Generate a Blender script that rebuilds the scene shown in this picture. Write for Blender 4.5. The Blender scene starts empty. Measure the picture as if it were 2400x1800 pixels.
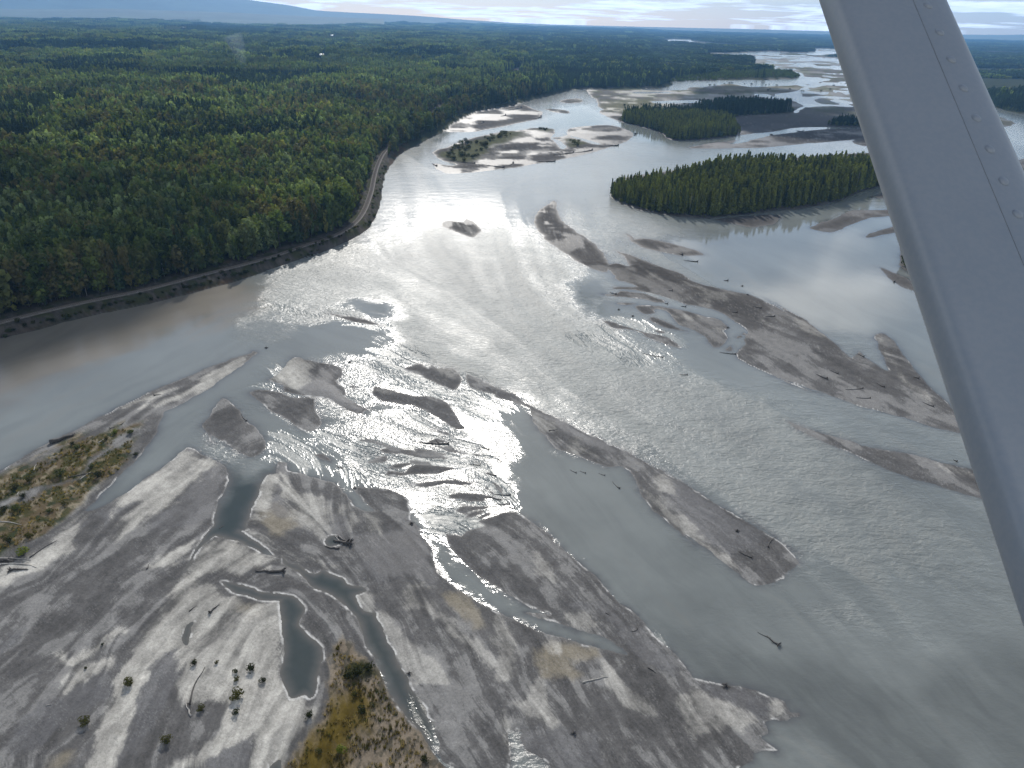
import bpy, math, random
import numpy as np
from mathutils import Vector, Matrix

# ------------------------------------------------------------------ scene, camera
scene = bpy.context.scene
COL = scene.collection
rng = np.random.default_rng(7)
random.seed(7)
CAM_H = 130.0                       # metres above the river
HOR = 45.0                          # photo row of the true horizon at the middle
FPX = 1664.0                        # focal length in photo pixels (2400 wide)
PITCH = math.atan((900 - HOR) / FPX)
ROLL = math.radians(1.45)
f0 = np.array([0, math.cos(PITCH), -math.sin(PITCH)])
r0 = np.array([1.0, 0, 0])
u0 = np.array([0, math.sin(PITCH), math.cos(PITCH)])
RIGHT = math.cos(ROLL) * r0 + math.sin(ROLL) * u0
UP = -math.sin(ROLL) * r0 + math.cos(ROLL) * u0
FWD = f0
CAMPOS = np.array([0, 0, CAM_H])
cam_d = bpy.data.cameras.new('camera')
cam = bpy.data.objects.new('camera', cam_d)
COL.objects.link(cam)
M = Matrix(((RIGHT[0], UP[0], -FWD[0], 0), (RIGHT[1], UP[1], -FWD[1], 0), (RIGHT[2], UP[2], -FWD[2], CAM_H), (0, 0, 0, 1)))
cam.matrix_world = M
cam_d.sensor_width = 36
cam_d.lens = 36 * FPX / 2400
cam_d.clip_start = 0.05
cam_d.clip_end = 200000
scene.camera = cam


def ray(px, py):
    px = np.asarray(px, float); py = np.asarray(py, float)
    d = FWD + ((px - 1200) / FPX)[..., None] * RIGHT + ((900 - py) / FPX)[..., None] * UP
    return d


def ground(px, py, z=0.0):
    """photo pixel -> point on the level z"""
    d = ray(px, py)
    dz = np.minimum(d[..., 2], -4.5e-3)
    t = (CAM_H - z) / -dz
    return t * d[..., 0], t * d[..., 1]


def project(X, Y, Z):
    v = np.stack([X, Y, np.asarray(Z) - CAM_H + 0 * X], -1)
    zf = v @ FWD
    return 1200 + FPX * (v @ RIGHT) / zf, 900 - FPX * (v @ UP) / zf


def horizon_y(px):
    return HOR + (np.asarray(px, float) - 1200) * math.tan(ROLL)


def logpolar(X, Y):
    return np.arctan2(X, Y), 0.5 * np.log(X * X + Y * Y)


# ------------------------------------------------------------------ noise
def _hash(ix, iy, seed):
    h = ix.astype(np.uint32) * np.uint32(374761393) + iy.astype(np.uint32) * np.uint32(668265263) + np.uint32(seed * 974634777 % 4294967296)
    h = (h ^ (h >> np.uint32(13))) * np.uint32(1274126177)
    h = h ^ (h >> np.uint32(16))
    return h.astype(np.float32) * np.float32(1 / 4294967296.0)


def vnoise(x, y, seed=0):
    x0 = np.floor(x); y0 = np.floor(y)
    fx = (x - x0).astype(np.float32); fy = (y - y0).astype(np.float32)
    ix = x0.astype(np.int64); iy = y0.astype(np.int64)
    fx = fx * fx * (3 - 2 * fx); fy = fy * fy * (3 - 2 * fy)
    a = _hash(ix, iy, seed); b = _hash(ix + 1, iy, seed); c = _hash(ix, iy + 1, seed); d = _hash(ix + 1, iy + 1, seed)
    return (a + (b - a) * fx) * (1 - fy) + (c + (d - c) * fx) * fy


def fbm(x, y, octv=4, seed=0, gain=0.5):
    s = 0; a = 1; t = 0
    for o in range(octv):
        s = s + a * vnoise(x * 2 ** o + 17.3 * o, y * 2 ** o - 9.1 * o, seed + o)
        t += a; a *= gain
    return s / t


def sstep(x, a, b):
    t = np.clip((x - a) / (b - a), 0, 1)
    return t * t * (3 - 2 * t)


# ------------------------------------------------------------------ outlines traced from the photograph (zoom frame letter, then points)
FR = {'S': (0, 0, 1)}
for k_, x_, y_ in (('A', 0, 200), ('B', 700, 100), ('C', 1400, 150), ('D', 0, 1200), ('E', 600, 1200), ('F', 1300, 1200), ('G', 400, 700), ('H', 1200, 700), ('J', 0, 800)):
    FR[k_] = (x_, y_, 800 / 2212)
FR['I'] = (1800, 200, 600 / 830)
FR['K'] = (1500, 80, 600 / 2212)
FR['L'] = (1800, 0, 600 / 2212)
for k_, x_, y_ in (('M', 900, 1000), ('N', 300, 1000), ('O', 300, 1400), ('P', 1400, 650), ('Q', 0, 900)):
    FR[k_] = (x_, y_, 400 / 2212)


def pix(s):
    out = []; fr = FR['S']
    for tok in s.split():
        if tok in FR:
            fr = FR[tok]; continue
        a, b = tok.split(',')
        out.append((fr[0] + float(a) * fr[2], fr[1] + float(b) * fr[2]))
    return np.array(out)


def smooth_closed(P, n=4, closed=True):
    if len(P) < 4:
        n = 1
    N = len(P); out = []
    for i in range(N if closed else N - 1):
        if closed:
            p0, p1, p2, p3 = P[i - 1], P[i], P[(i + 1) % N], P[(i + 2) % N]
        else:
            p0, p1, p2, p3 = P[max(i - 1, 0)], P[i], P[i + 1], P[min(i + 2, N - 1)]
        for k in range(n):
            t = k / n
            # centripetal-ish: damped tangents keep corners
            m1 = (p2 - p0) * 0.38; m2 = (p3 - p1) * 0.38
            L = np.linalg.norm(p2 - p1)
            for m in (m1, m2):
                l = np.linalg.norm(m)
                if l > L: m *= L / l
            h = ((2 * t**3 - 3 * t**2 + 1), (t**3 - 2 * t**2 + t), (-2 * t**3 + 3 * t**2), (t**3 - t**2))
            out.append(h[0] * p1 + h[1] * m1 + h[2] * p2 + h[3] * m2)
    if not closed:
        out.append(P[-1])
    return np.array(out)


class Poly:
    """closed outline on the ground, kept in (azimuth, log distance)"""
    def __init__(self, s, n=4):
        P = smooth_closed(pix(s), n)
        yy = np.maximum(P[:, 1], horizon_y(P[:, 0]) + 8.0)
        X, Y = ground(P[:, 0], yy)
        self.t, self.l = logpolar(X, Y)

    def sd(self, t, l, pad=0.05):
        """signed distance, + inside, -pad (clamped) far outside"""
        out = np.full(t.shape, -pad, np.float32)
        bb = (t > self.t.min() - pad) & (t < self.t.max() + pad) & (l > self.l.min() - pad) & (l < self.l.max() + pad)
        idx = np.nonzero(bb)
        if idx[0].size == 0:
            return out
        pt = t[idx]; pl = l[idx]
        d2 = np.full(pt.shape, 1e9); ins = np.zeros(pt.shape, bool)
        n = len(self.t)
        for i in range(n):
            ax, ay = self.t[i], self.l[i]; bx, by = self.t[(i + 1) % n], self.l[(i + 1) % n]
            ex, ey = bx - ax, by - ay
            wx = pt - ax; wy = pl - ay
            e2 = ex * ex + ey * ey + 1e-18
            h = np.clip((wx * ex + wy * ey) / e2, 0, 1)
            d2 = np.minimum(d2, (wx - ex * h) ** 2 + (wy - ey * h) ** 2)
            if ay != by:
                c = ((ay > pl) != (by > pl)) & (wx < ex * wy / (by - ay))
                ins ^= c
        d = np.sqrt(d2)
        out[idx] = np.where(ins, d, -np.minimum(d, pad))
        return out


class Line:
    def __init__(self, s):
        P = smooth_closed(pix(s), 5, False)
        self.px = P
        X, Y = ground(P[:, 0], P[:, 1])
        self.X, self.Y = X, Y

    def dist(self, X, Y):
        """metres to the line"""
        d2 = np.full(X.shape, 1e12)
        for i in range(len(self.X) - 1):
            ex, ey = self.X[i + 1] - self.X[i], self.Y[i + 1] - self.Y[i]
            wx = X - self.X[i]; wy = Y - self.Y[i]
            h = np.clip((wx * ex + wy * ey) / (ex * ex + ey * ey + 1e-12), 0, 1)
            d2 = np.minimum(d2, (wx - ex * h) ** 2 + (wy - ey * h) ** 2)
        return np.sqrt(d2)
LEFT_LAND = "S -700,990 A 0,1640 250,1585 450,1530 700,1470 900,1430 1100,1385 1300,1335 1560,1260 1700,1210 1850,1160 2000,1105 2212,1025 B 0,1415 140,1365 300,1292 430,1222 490,1160 520,1080 540,1000 550,900 580,820 640,745 700,700 790,650 880,605 950,570 1040,500 1150,450 1300,420 1450,390 1560,360 1690,325 1800,304 2000,300 2212,298 C 200,161 400,157 485,138 490,112 600,104 700,106 900,101 1150,101 1290,92 1310,72 K 1300,325 1190,325 1140,308 975,300 990,270 990,216 800,211 640,206 560,197 480,188 560,171 640,165 900,159 1060,148 1200,151 1300,160 1500,156 1522,140 1500,124 1740,131 S 2050,118 3000,130 3000,99 2100,76 1200,53 300,30 -700,6"
RIGHT_LAND = "L 1500,440 1780,460 2000,470 4000,520 4000,1300 2500,1060 2300,1010 2212,985 2080,960 1960,930 1890,830 1850,740 1700,640"
LOWLAND = "J -400,1000 0,840 100,780 220,710 330,652 500,570 640,490 800,410 960,330 1080,280 1240,220 1380,160 1510,110 1620,82 1645,60 1662,78 1560,160 1430,250 1350,310 1250,365 1150,420 1055,455 1050,490 1010,590 980,650 900,750 800,840 720,930 620,1030 562,1098 640,1080 740,1030 850,960 950,880 1050,820 1150,740 1200,690 1260,700 1330,745 1430,790 1480,850 1484,900 1430,1010 1400,1100 1380,1190 1330,1260 1260,1360 1200,1478 D 1198,390 1235,340 1262,275 1330,200 1390,155 1430,165 1560,192 1700,268 1765,278 1700,220 1570,128 1562,120 1600,113 G 460,1505 490,1490 510,1400 560,1300 590,1200 620,1140 680,1130 690,1060 760,1062 762,1115 900,1150 1040,1190 1100,1230 1160,1290 1220,1365 1330,1378 1260,1320 1200,1255 1190,1222 1300,1222 1400,1240 M 0,790 100,830 220,880 310,950 340,1050 350,1220 430,1290 480,1390 560,1500 630,1610 E 1140,250 1160,330 1190,410 1280,480 1400,560 1520,620 1640,680 1740,730 1850,780 2000,820 2100,850 2212,870 F 150,850 300,885 468,925 475,915 400,860 290,800 150,768 0,732 E 2100,770 1950,720 1850,690 1740,655 1760,651 1900,658 1900,650 1800,630 1720,590 1640,540 1560,490 1480,440 1390,370 1310,290 1270,240 1230,160 M 790,1390 1000,1420 1060,1360 1300,1290 1230,1230 1400,1170 1560,1110 1700,1115 1800,1160 1900,1220 2020,1310 2180,1440 F 0,200 100,280 200,360 300,450 400,575 500,640 600,740 680,830 760,900 830,980 890,1060 940,1082 1100,1120 1250,1140 1400,1190 1480,1220 1500,1260 1530,1300 1580,1298 1590,1330 1500,1345 1370,1360 1385,1430 1330,1465 1440,1545 1350,1550 1290,1560 1285,1620 1200,1659 1100,1900 -1200,2300 -5000,2300 J -900,1200"
BARS = [
    "C -60,158 200,163 420,172 600,165 720,147 860,128 1000,150 1290,137 1330,150 1290,175 1180,195 1120,240 1000,300 700,345 400,385 160,375 60,340 10,310 30,295 0,270 -5,232 -60,200",
    "C 145,370 250,400 400,440 450,480 520,497 700,487 900,465 905,440 860,345 1000,335 1280,315 1340,280 1250,235 1000,240 700,270 300,290 170,310",
    "C 860,345 1000,332 1280,315 1330,285 1500,272 1650,280 1710,300 1900,330 1900,405 1520,410 1300,412 1150,437 1000,452 905,458 880,410",
    "C 590,545 720,515 850,500 1000,478 1130,460 1300,440 1500,422 1750,420 2100,430 2100,500 1765,485 1500,505 1300,520 1100,540 900,545 750,548",
    "C 80,850 100,790 150,740 330,712 500,688 820,640 1080,632 1300,605 1800,572 2300,560 2300,760 2000,770 1850,790 1700,830 1550,890 1350,932 1150,952 1000,972 850,985 700,1000 560,990 420,975 250,940 130,890",
    "C 760,1010 880,993 1000,985 1180,980 1140,1040 1000,1060 900,1040",
    "C 1375,1062 1450,1030 1540,1000 1640,955 1800,945 1930,940 2100,950 2100,990 1935,985 1800,990 1700,1020 1600,1060 1520,1090 1430,1080",
    "C 1750,1120 1830,1075 1960,1055 2100,1055 2100,1090 1965,1085 1850,1110 1780,1128",
    "C 1780,862 1870,830 2050,825 2050,870 1830,872",
    "C 182,1098 225,1118 240,1135 300,1130 400,1143 540,1180 640,1212 690,1237 540,1240 400,1215 280,1182 225,1150",
    "C 1825,1318 1900,1345 2000,1385 2070,1420 2250,1450 2200,1480 2000,1455 1920,1412 1870,1370",
    "C 1950,1300 1960,1210 2000,1180 2200,1180 2200,1370 2050,1360 1980,1330",
    "C 120,1212 250,1250 400,1310 550,1360 620,1408 750,1445 900,1480 1000,1500 1120,1555 1230,1610 H 1640,0 1750,60 1890,130 1980,200 2040,250 2130,320 I 230,850 275,885 290,860 312,880 385,925 375,880 358,845 347,815 365,803 400,820 440,870 490,940 560,1010 640,1080 740,1150 740,1190 655,1138 600,1122 500,1097 400,1066 300,1040 200,1005 100,970 0,935 H 2000,620 1800,550 1650,480 1560,440 1450,372 1510,300 P 1920,880 1925,760 1950,710 1900,640 1800,580 1650,480 1500,415 1300,375 1150,350 900,260 700,205 480,160 250,150 195,140 260,122 400,125 500,120 380,55 330,30 C 120,1380 60,1310 130,1290 200,1310 180,1250",
    "P 215,5 420,25 480,60 500,110 400,70 280,40",
    "P 70,213 200,225 300,178 480,195 620,215 700,250 860,300 880,335 760,325 620,285 400,262 150,245",
    "P 245,335 300,328 500,340 400,358 300,355",
    "P 480,385 540,365 700,365 900,395 1200,450 1400,505 1500,520 1600,560 1690,640 1650,700 1660,740 1690,800 1600,890 1520,905 1440,830 1380,760 1290,700 1150,650 1070,620 1000,560 960,480 880,425 760,410 740,465 600,470 520,430",
    "P 680,530 740,520 850,560 960,610 1080,670 1170,695 1030,680 880,650 750,600",
    "P 735,685 800,690 870,710 890,725 800,725 760,705",
    "P 75,565 250,600 420,650 620,710 780,745 920,780 1020,840 1110,915 1040,915 900,875 780,820 650,770 600,720 450,680 250,660 130,610",
    "P 1660,930 1740,890 1750,950 1700,960", "P 1815,780 1860,750 1890,770 1830,795", "P 1880,725 1910,712 1930,745 1890,745",
    "B 1525,1130 1570,1080 1660,1022 1668,1080 1700,1150 1790,1220 1900,1290 1985,1380 2012,1440 1990,1490 1900,1462 1750,1382 1620,1292 1540,1205",
    "B 918,1175 970,1153 1070,1163 1088,1140 1140,1170 1182,1215 1130,1262 1060,1242 980,1210",
    "B 865,715 900,690 970,678 1050,640 1200,600 1340,575 1430,568 1530,553 1650,558 1662,580 1640,612 1740,602 1750,560 1850,543 2010,535 2120,560 2178,600 2100,650 2000,680 1900,712 1760,745 1600,775 1400,810 1200,832 1050,848 940,842 880,805 868,782 1000,800 1022,785 920,765",
    "B 958,572 1040,500 1150,452 1280,430 1440,400 1520,430 1582,452 1560,492 1450,516 1300,547 1130,577 1000,580",
    "B 1600,428 1730,438 1762,460 1650,452", "B 1690,377 1800,360 1850,380 1750,394",
    "G 1020,92 1100,110 1200,122 1330,160 1352,175 1200,152 1080,117",
    "G 640,525 700,490 790,380 880,395 960,410 1050,430 1112,460 1102,510 1080,530 1130,590 1140,640 1200,680 1272,715 1222,747 1120,710 1040,660 960,640 850,625 730,600 720,560",
    "G 518,612 560,590 680,600 800,640 940,638 930,700 980,800 958,842 880,865 800,820 720,760 640,720 570,660",
    "G 200,820 250,770 290,690 330,648 380,660 440,720 480,790 550,830 590,890 620,960 560,1015 500,1022 420,980 340,940 260,930 240,870",
    "G 1310,620 1320,570 1400,585 1560,630 1700,640 1800,680 1840,740 1900,840 1800,825 1730,770 1600,700 1480,680 1370,660",
    "G 1510,455 1570,430 1630,425 1660,445 1690,425 1740,450 1830,450 1892,520 1872,570 1830,592 1740,560 1620,500",
    "G 1918,488 1980,510 2080,560 2200,610 H 0,605 60,650 100,680 250,755 450,855 620,935 700,968 780,1010 960,1110 1100,1188 1260,1290 1430,1390 1560,1470 1700,1550 1860,1655 F 1200,0 1350,110 1470,190 1580,320 1540,372 1490,400 1480,430 1350,480 1280,465 1190,400 1100,330 1000,250 900,180 750,90 650,0 H 1200,1600 1090,1520 980,1430 890,1350 830,1250 785,1135 740,1105 700,1085 620,1087 480,1042 360,992 280,972 200,872 130,792 108,705 -100,640 G 2100,622 1980,592 1925,540",
    "H 1775,798 1870,828 2000,868 2212,930 I 300,1168 450,1193 560,1223 690,1253 800,1290 800,1370 720,1347 650,1330 550,1297 440,1267 300,1207 150,1142",
    "M -50,300 100,275 300,300 500,330 640,350 870,350 700,375 500,370 250,350 0,345",
    "M 35,550 120,500 250,480 375,475 300,510 180,555 100,540",
    "M 20,590 100,570 260,590 300,545 400,492 550,490 720,505 915,540 800,580 700,620 500,615 250,625 60,640",
    "M 280,740 500,720 800,695 950,700 1180,738 1000,760 780,750 600,775 480,780 380,755",
    "M 870,875 980,860 1150,862 1350,890 1490,920 1480,935 1330,930 1270,970 1100,960 950,935 830,915",
    "M 930,1090 1000,1040 1080,1025 1380,1030 1290,1065 1150,1085 1100,1120 1040,1125",
    "M 1040,1175 1120,1100 1320,1090 1200,1150 1120,1190", "M 1180,1200 1280,1140 1400,1110 1350,1160 1250,1190",
    "M 620,10 800,60 870,105 740,90 660,40", "M 370,80 520,95 480,105", "M 400,200 560,200 690,150 830,205 600,210", "M 1310,610 1360,598 1470,635 1400,630",
    "G 930,1010 990,1005 1040,1050 980,1045", "G 1260,1060 1390,1018 1395,1050 1330,1065",
    "G 1170,560 1210,575 1180,590", "K 640,172 760,170 780,185 660,190", "K 1080,208 1280,215 1300,228 1120,225", "K 985,245 1080,248 1085,262 990,280", "K 1160,262 1380,258 1250,275", "K 1590,180 1740,165 2000,170 2000,215 1700,212",
    "K 1170,290 1300,288 1350,298 1230,300", "K 1330,300 1450,290 1700,305 1790,318 1660,338 1540,325", "K 1480,230 1700,238 1640,246 1480,240", "K 1640,390 1740,372 1900,375 1900,405 1760,405",
    "K 1425,348 1450,342 1468,352 1440,356", "K 1440,485 1560,452 1700,445 1840,455 1700,480 1650,495 1540,500", "K 1690,525 1740,512 1790,530 1740,542", "K 1390,535 1440,520 1530,518 1520,535 1450,542",
    "K 1510,570 1560,552 1700,560 1640,570 1720,600 1700,612 1560,600", "K 1730,560 1870,570 1800,585", "K 1380,440 1520,428 1440,440", "K 400,470 440,458 560,462 470,480",
    "L 1985,1008 2050,1030 2100,1050 2122,1070 2090,1085 2000,1100 1900,1050", "S 2385,385 2402,370 2500,360 2500,410 2400,412",
    "S 1995,330 2060,322 2200,330 2200,345 2020,342",
]
WATERS = [
    "K 225,46 440,46 445,60 560,74 700,86 900,91 1190,103 1000,107 700,101 520,93 430,89 310,73 225,70",
    "L 1700,506 1950,515 1955,530 1850,528 1700,524", "L 1980,555 2100,553 2300,560 2300,575 2050,578 1985,575", "L 2085,605 2150,612 2130,628 2090,618",
    "C 1275,318 1288,292 1330,278 1345,284 1305,298 1315,312", "C 860,515 960,472 1010,470 1150,445 1170,452 1010,490 900,520",
    "B 1638,618 1700,640 1735,680 1700,690 1660,650", "B 1745,598 1900,640 1970,662 1880,652",
    "K -60,500 200,498 340,506 180,512 -60,512", "K 100,580 250,575 500,570 540,590 340,598 150,600", "K 980,515 1130,520 1160,540 1250,560 1150,560 1000,535", "K 1180,520 1320,505 1400,545 1350,575 1250,550",
    "J 1378,612 1440,640 1460,690 1400,690 1370,645",
    "D 1815,565 1900,545 1960,600 1972,640 1940,720 1990,790 2060,850 2087,900 2080,1000 2050,1100 2040,1190 2005,1210 1970,1190 1890,1212 1850,1120 1815,1050 1840,960 1840,850 1825,700",
    "D 1440,455 1500,455 1620,490 1680,515 1800,530 1900,545 1900,570 1800,575 1700,570 1600,545 1520,525",
    "D 1190,862 1182,800 1208,740 1255,712 1240,780 1222,850", "D 1730,1700 1760,1640 1815,1608 1818,1700",
    "E 165,290 200,318 280,350 330,385 380,402 440,372 480,400 570,430 600,470 690,480 720,512 640,540 665,590 700,640 780,650 782,690 830,770 850,840 890,900 920,980 980,1070 1000,1140 1050,1200 1090,1260 1110,1330 1150,1370 1160,1440 1190,1500 1185,1560 1215,1620 1300,1659 1400,1750 1290,1700 1220,1645 1160,1582 1110,1502 1070,1432 990,1342 920,1252 860,1152 810,1052 770,952 720,872 690,792 670,712 620,652 560,592 500,542 400,502 340,462 290,402 190,342",
    "E 1640,1700 1650,1560 1630,1440 1660,1410 1725,1425 1710,1470 1760,1550 1850,1600 1950,1700 1950,1800 1640,1800",
    "E 443,190 470,155 510,150 550,195 500,222 462,220",
]
RAIL = "S -500,930 A 0,1588 300,1510 600,1440 900,1380 1150,1315 1350,1260 1550,1210 1750,1155 1950,1085 2100,1032 B 100,1340 276,1268 380,1188 430,1110 470,1000 490,900 512,820 550,740 610,680 700,610 800,545 870,505 905,470 940,430 1010,402 1100,370 1200,335 1260,290 1310,240 1420,190 1500,130 1530,95 1630,5"
CLEARINGS = ["B 1360,225 1395,180 1445,145 1465,190 1425,222", "B 1290,250 1310,232 1340,238 1300,256", "B 1500,120 1525,90 1530,100 1510,130", "A -60,520 20,505 40,560 -60,570", "S 1245,118 1290,88 1296,90 1256,122"]
# forests: (outline, kind, height scale, conifer share, group)
ISLANDS = {
    'big': "C 85,850 150,800 300,795 600,775 820,728 1080,705 1300,722 1800,692 2300,670 2300,750 1850,785 1700,822 1550,880 1350,920 1150,942 1000,960 850,975 700,990 560,980 420,965 250,930 130,880",
    'front': "C 155,368 250,395 400,435 460,475 520,492 700,482 890,462 898,430 870,390 820,362 700,355 500,350 300,345",
    'dark': "C 600,352 640,330 720,300 900,285 1100,290 1270,312 1150,322 1000,330 860,343 700,348",
    'dark2': "C 170,352 280,325 450,320 640,325 700,345 500,352 300,350",
    'knob': "C 1520,402 1545,385 1640,378 1760,382 1900,392 1900,404 1740,405",
    'edge': "C 1962,1300 1975,1260 2030,1240 2200,1240 2200,1360 2050,1352",
    'strip': "K 275,413 300,395 500,375 700,345 900,335 1140,322 1300,345 1385,365 1340,383 1200,387 900,390 540,403 350,413",
    'r_front': "L 1885,830 1960,925 2080,955 2212,980 2500,1030 2500,930 2212,880 1960,830",
    'r_mid': "L 1840,680 1960,690 2212,700 2500,700 2500,640 2100,640 1800,650",
    'r_far': "L 1500,455 2000,475 4000,530 4000,640 2100,600 1800,600 1600,560",
    'isl_tip': "K 1590,195 1740,180 2000,185 2000,210 1740,205",
}
VEG1 = "J -60,930 0,900 100,850 250,780 380,700 500,630 700,590 850,550 890,580 880,700 880,740 780,850 680,920 560,1010 440,1120 330,1240 200,1300 0,1400 -200,1450"
VEG1_PATH = ["Q 1040,1160 1160,980 1300,880 1500,770 1600,690 1720,600 1900,480 2000,430 1980,520 1860,620 1700,720 1560,800 1400,880 1280,960 1140,1090 1140,1180", "Q 300,1480 420,1380 640,1310 860,1260 1060,1210 1080,1230 860,1300 640,1370 480,1450 340,1530", "Q 0,1560 200,1500 340,1470 340,1510 180,1560 0,1640"]
VEG2 = "E 180,1720 300,1500 420,1330 460,1180 470,1050 470,960 500,860 550,825 600,845 700,950 800,1060 850,1150 950,1290 1050,1420 1150,1590 1250,1720"
VEG2_CORE = "E 200,1720 330,1490 450,1330 520,1190 600,1150 690,1170 740,1250 710,1390 620,1500 540,1720"
VEG2_SHRUB = "E 545,1100 560,1030 620,985 700,968 740,1000 795,1060 700,1085"
VEG_SI = ["B 910,735 960,692 1080,642 1240,602 1360,580 1430,580 1415,612 1320,652 1240,682 1210,730 1140,772 1020,772", "B 1530,560 1640,562 1600,575", "B 1740,630 1800,625 1850,655 1780,680"]
VEG_M1 = ["C 20,255 200,225 380,240 500,290 300,320 150,310 60,290", "K 640,460 720,428 880,422 1100,430 1370,440 1350,480 1200,495 980,490 800,485", "K 1500,470 1600,452 1690,448 1640,485 1560,495"]
PALE = [
    "J 640,1060 800,990 950,900 1100,800 1200,705 1300,750 1400,800 1300,870 1220,960 1150,1050 1000,1130 760,1290 755,1215 850,1110 900,1050 760,1050",
    "J 0,1590 0,1500 200,1420 350,1320 380,1230 480,1130 600,1080 570,1120 490,1200 485,1290 430,1380 300,1450 100,1520",
    "D 1205,395 1300,440 1440,540 1520,560 1690,580 1820,590 1830,800 1830,950 1810,1050 1850,1150 1890,1225 2000,1230 2040,1300 1990,1420 1900,1500 1850,1720 1620,1720 1650,1440 1600,1450 1380,1580 1250,1680 1100,1700 1250,1560 1420,1420 1470,1300 1400,1230 1250,1250 1120,1150 1180,980 1200,890 1080,920 960,1010 900,1110 860,1250 830,1420 740,1700 560,1700 640,1450 720,1250 740,1100 830,960 860,880 960,790 1060,660 1130,540",
    "D 1395,160 1560,200 1700,275 1770,330 1650,370 1550,420 1400,400 1230,420 1212,385 1280,270",
    "D 960,370 1050,300 1200,230 1255,205 1200,300 1100,340 980,372", "D 340,940 420,920 480,960 640,860 760,760 800,780 660,880 500,985", "D 540,1000 700,960 720,1010 580,1080 400,1180",
    "E 790,680 860,670 900,760 990,850 1100,930 1220,1060 1200,1110 1040,1100 960,1010 900,890 850,800", "E 960,570 960,510 1010,450 1140,490 1060,520 1100,560 1200,640 1300,740 1420,860 1580,1020 1500,1000 1350,870 1200,740 1080,640 990,620",
    "E 1530,650 1580,660 1640,800 1690,960 1660,1060 1600,1100 1560,1060 1580,950 1540,800", "E 1840,860 1950,860 1960,900 1900,920", "E 1720,1240 1830,1070 1870,1200 1940,1330 1930,1390 1800,1340 1680,1250", "E 1570,1290 1640,1390 1640,1500 1660,1650 1610,1500",
    "E 2000,680 2080,650 2212,720 2212,760 2100,720", "F 60,680 180,640 290,730 220,755 120,720", "E 1790,270 1870,310 1940,440 1920,460 1830,380", "E 640,540 720,512 780,590 780,640 700,640",
    "G 740,1150 780,1230 960,1300 1050,1370 1030,1500 1000,1560 900,1500 800,1420 790,1340 740,1260", "G 600,1160 690,1140 690,1200 640,1320 590,1420 540,1480 505,1480 520,1400 570,1280", "G 1070,1330 1110,1330 1130,1390 1080,1410", "G 1140,1400 1200,1400 1190,1500 1150,1510",
    "G 1240,1390 1350,1400 1380,1450 1370,1560 1300,1500", "G 470,1510 560,1530 760,1640 D 2212,360 2060,330 1900,280 1700,200 1600,130",
    "F 800,1180 900,1160 1000,1200 1200,1270 1300,1330 1200,1400 1000,1440 900,1480 850,1400 800,1290", "F 310,1000 400,1050 500,1150 620,1220 680,1300 600,1350 470,1280 350,1150", "F 1390,1250 1470,1225 1490,1290 1420,1320",
    "F 650,0 800,20 880,90 960,180 1100,300 1170,380 1100,330 900,180 750,90", "H 110,710 190,740 240,790 290,850 200,870 130,780", "H 400,900 470,960 560,1030 440,1010 360,985", "H 860,1250 960,1280 1050,1400 1180,1480 1180,1560 1000,1440", "H 960,1150 1030,1200 1050,1260 960,1230",
    "G 640,525 700,490 790,380 960,415 930,470 890,540 800,590 720,570", "J 920,440 1000,400 1150,350 1300,250 1430,190 1600,110 1540,190 1400,260 1300,320 1180,350 1050,400", "J 640,490 800,440 960,370 1100,320 1010,330 800,410", "G 1320,580 1400,590 1480,620 1400,620 1330,620",
    "J 760,1190 720,900 730,905 600,1010 480,1140 420,1190 560,1030 660,920 720,900", "C 620,1410 760,1480 830,1480 860,1550 700,1530",
    "P 1280,205 1400,185 1470,165 1520,260 1450,370 1380,330 1440,290 1340,240", "P 960,470 1100,490 1300,490 1290,540 1150,530", "P 1520,660 1640,680 1650,730 1560,690", "P 1100,40 1250,80 1400,130 1300,155 1150,110", "P 2080,510 2212,540 2212,620 2130,590", "P 770,410 880,425 990,540 1060,615 940,540 850,470", "C 300,1330 380,1345 450,1385 380,1400 300,1370", "I 100,760 150,790 170,815 120,790", "I 350,815 390,880 420,930 500,1000 530,1030 470,985 400,910",
    "B 1140,770 1200,700 1300,680 1400,700 1600,690 1500,730 1350,750 1200,775", "B 1430,600 1560,570 1640,575 1560,600 1450,612", "B 1780,575 1950,545 2050,560 1900,590", "B 1000,530 1150,470 1250,450 1180,480 1050,540", "B 1300,430 1500,420 1400,450 1300,460", "B 1540,700 1620,690 1650,730 1560,720", "B 1020,1170 1090,1190 1150,1220 1110,1245 1080,1200",
    "K -60,500 200,490 400,480 600,465 640,470 500,490 300,510 100,525 -60,530", "K 100,560 300,545 500,525 700,500 600,530 400,560 200,570", "K 720,440 860,440 870,455 740,460", "K 950,480 1060,470 1090,490 970,500", "L 1850,770 1900,722 2040,715 2212,737 2500,740 2500,760 2100,755 1960,800",
    "B 1560,362 1700,326 1900,303 1850,318 1700,345 1590,375", "G 1680,390 1750,430 1800,470 1820,540 1760,500 1700,450", "I 560,1225 640,1250 690,1285 640,1270", "G 330,1485 480,1510 420,1480",
]
TAN = ["E 1210,540 1330,530 1450,640 1440,740 1330,640", "E 470,1110 460,960 500,860 550,828 600,848 700,950 790,1050 700,970 620,985 560,1030 545,1100", "E 640,1110 850,1150 1000,1400 1150,1590 900,1659 760,1500 760,1250", "E 1820,900 1960,860 2212,900 F 270,930 100,1000 E 2100,1080 1960,1090 1850,1050", "G 560,1400 700,1330 780,1400 800,1480 700,1540 600,1500", "D 1520,580 1690,590 1680,660 1600,700 1520,650", "D 300,1640 440,1570 420,1659 300,1690", "E 20,30 100,0 240,0 240,110 140,180 60,120"]
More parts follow.
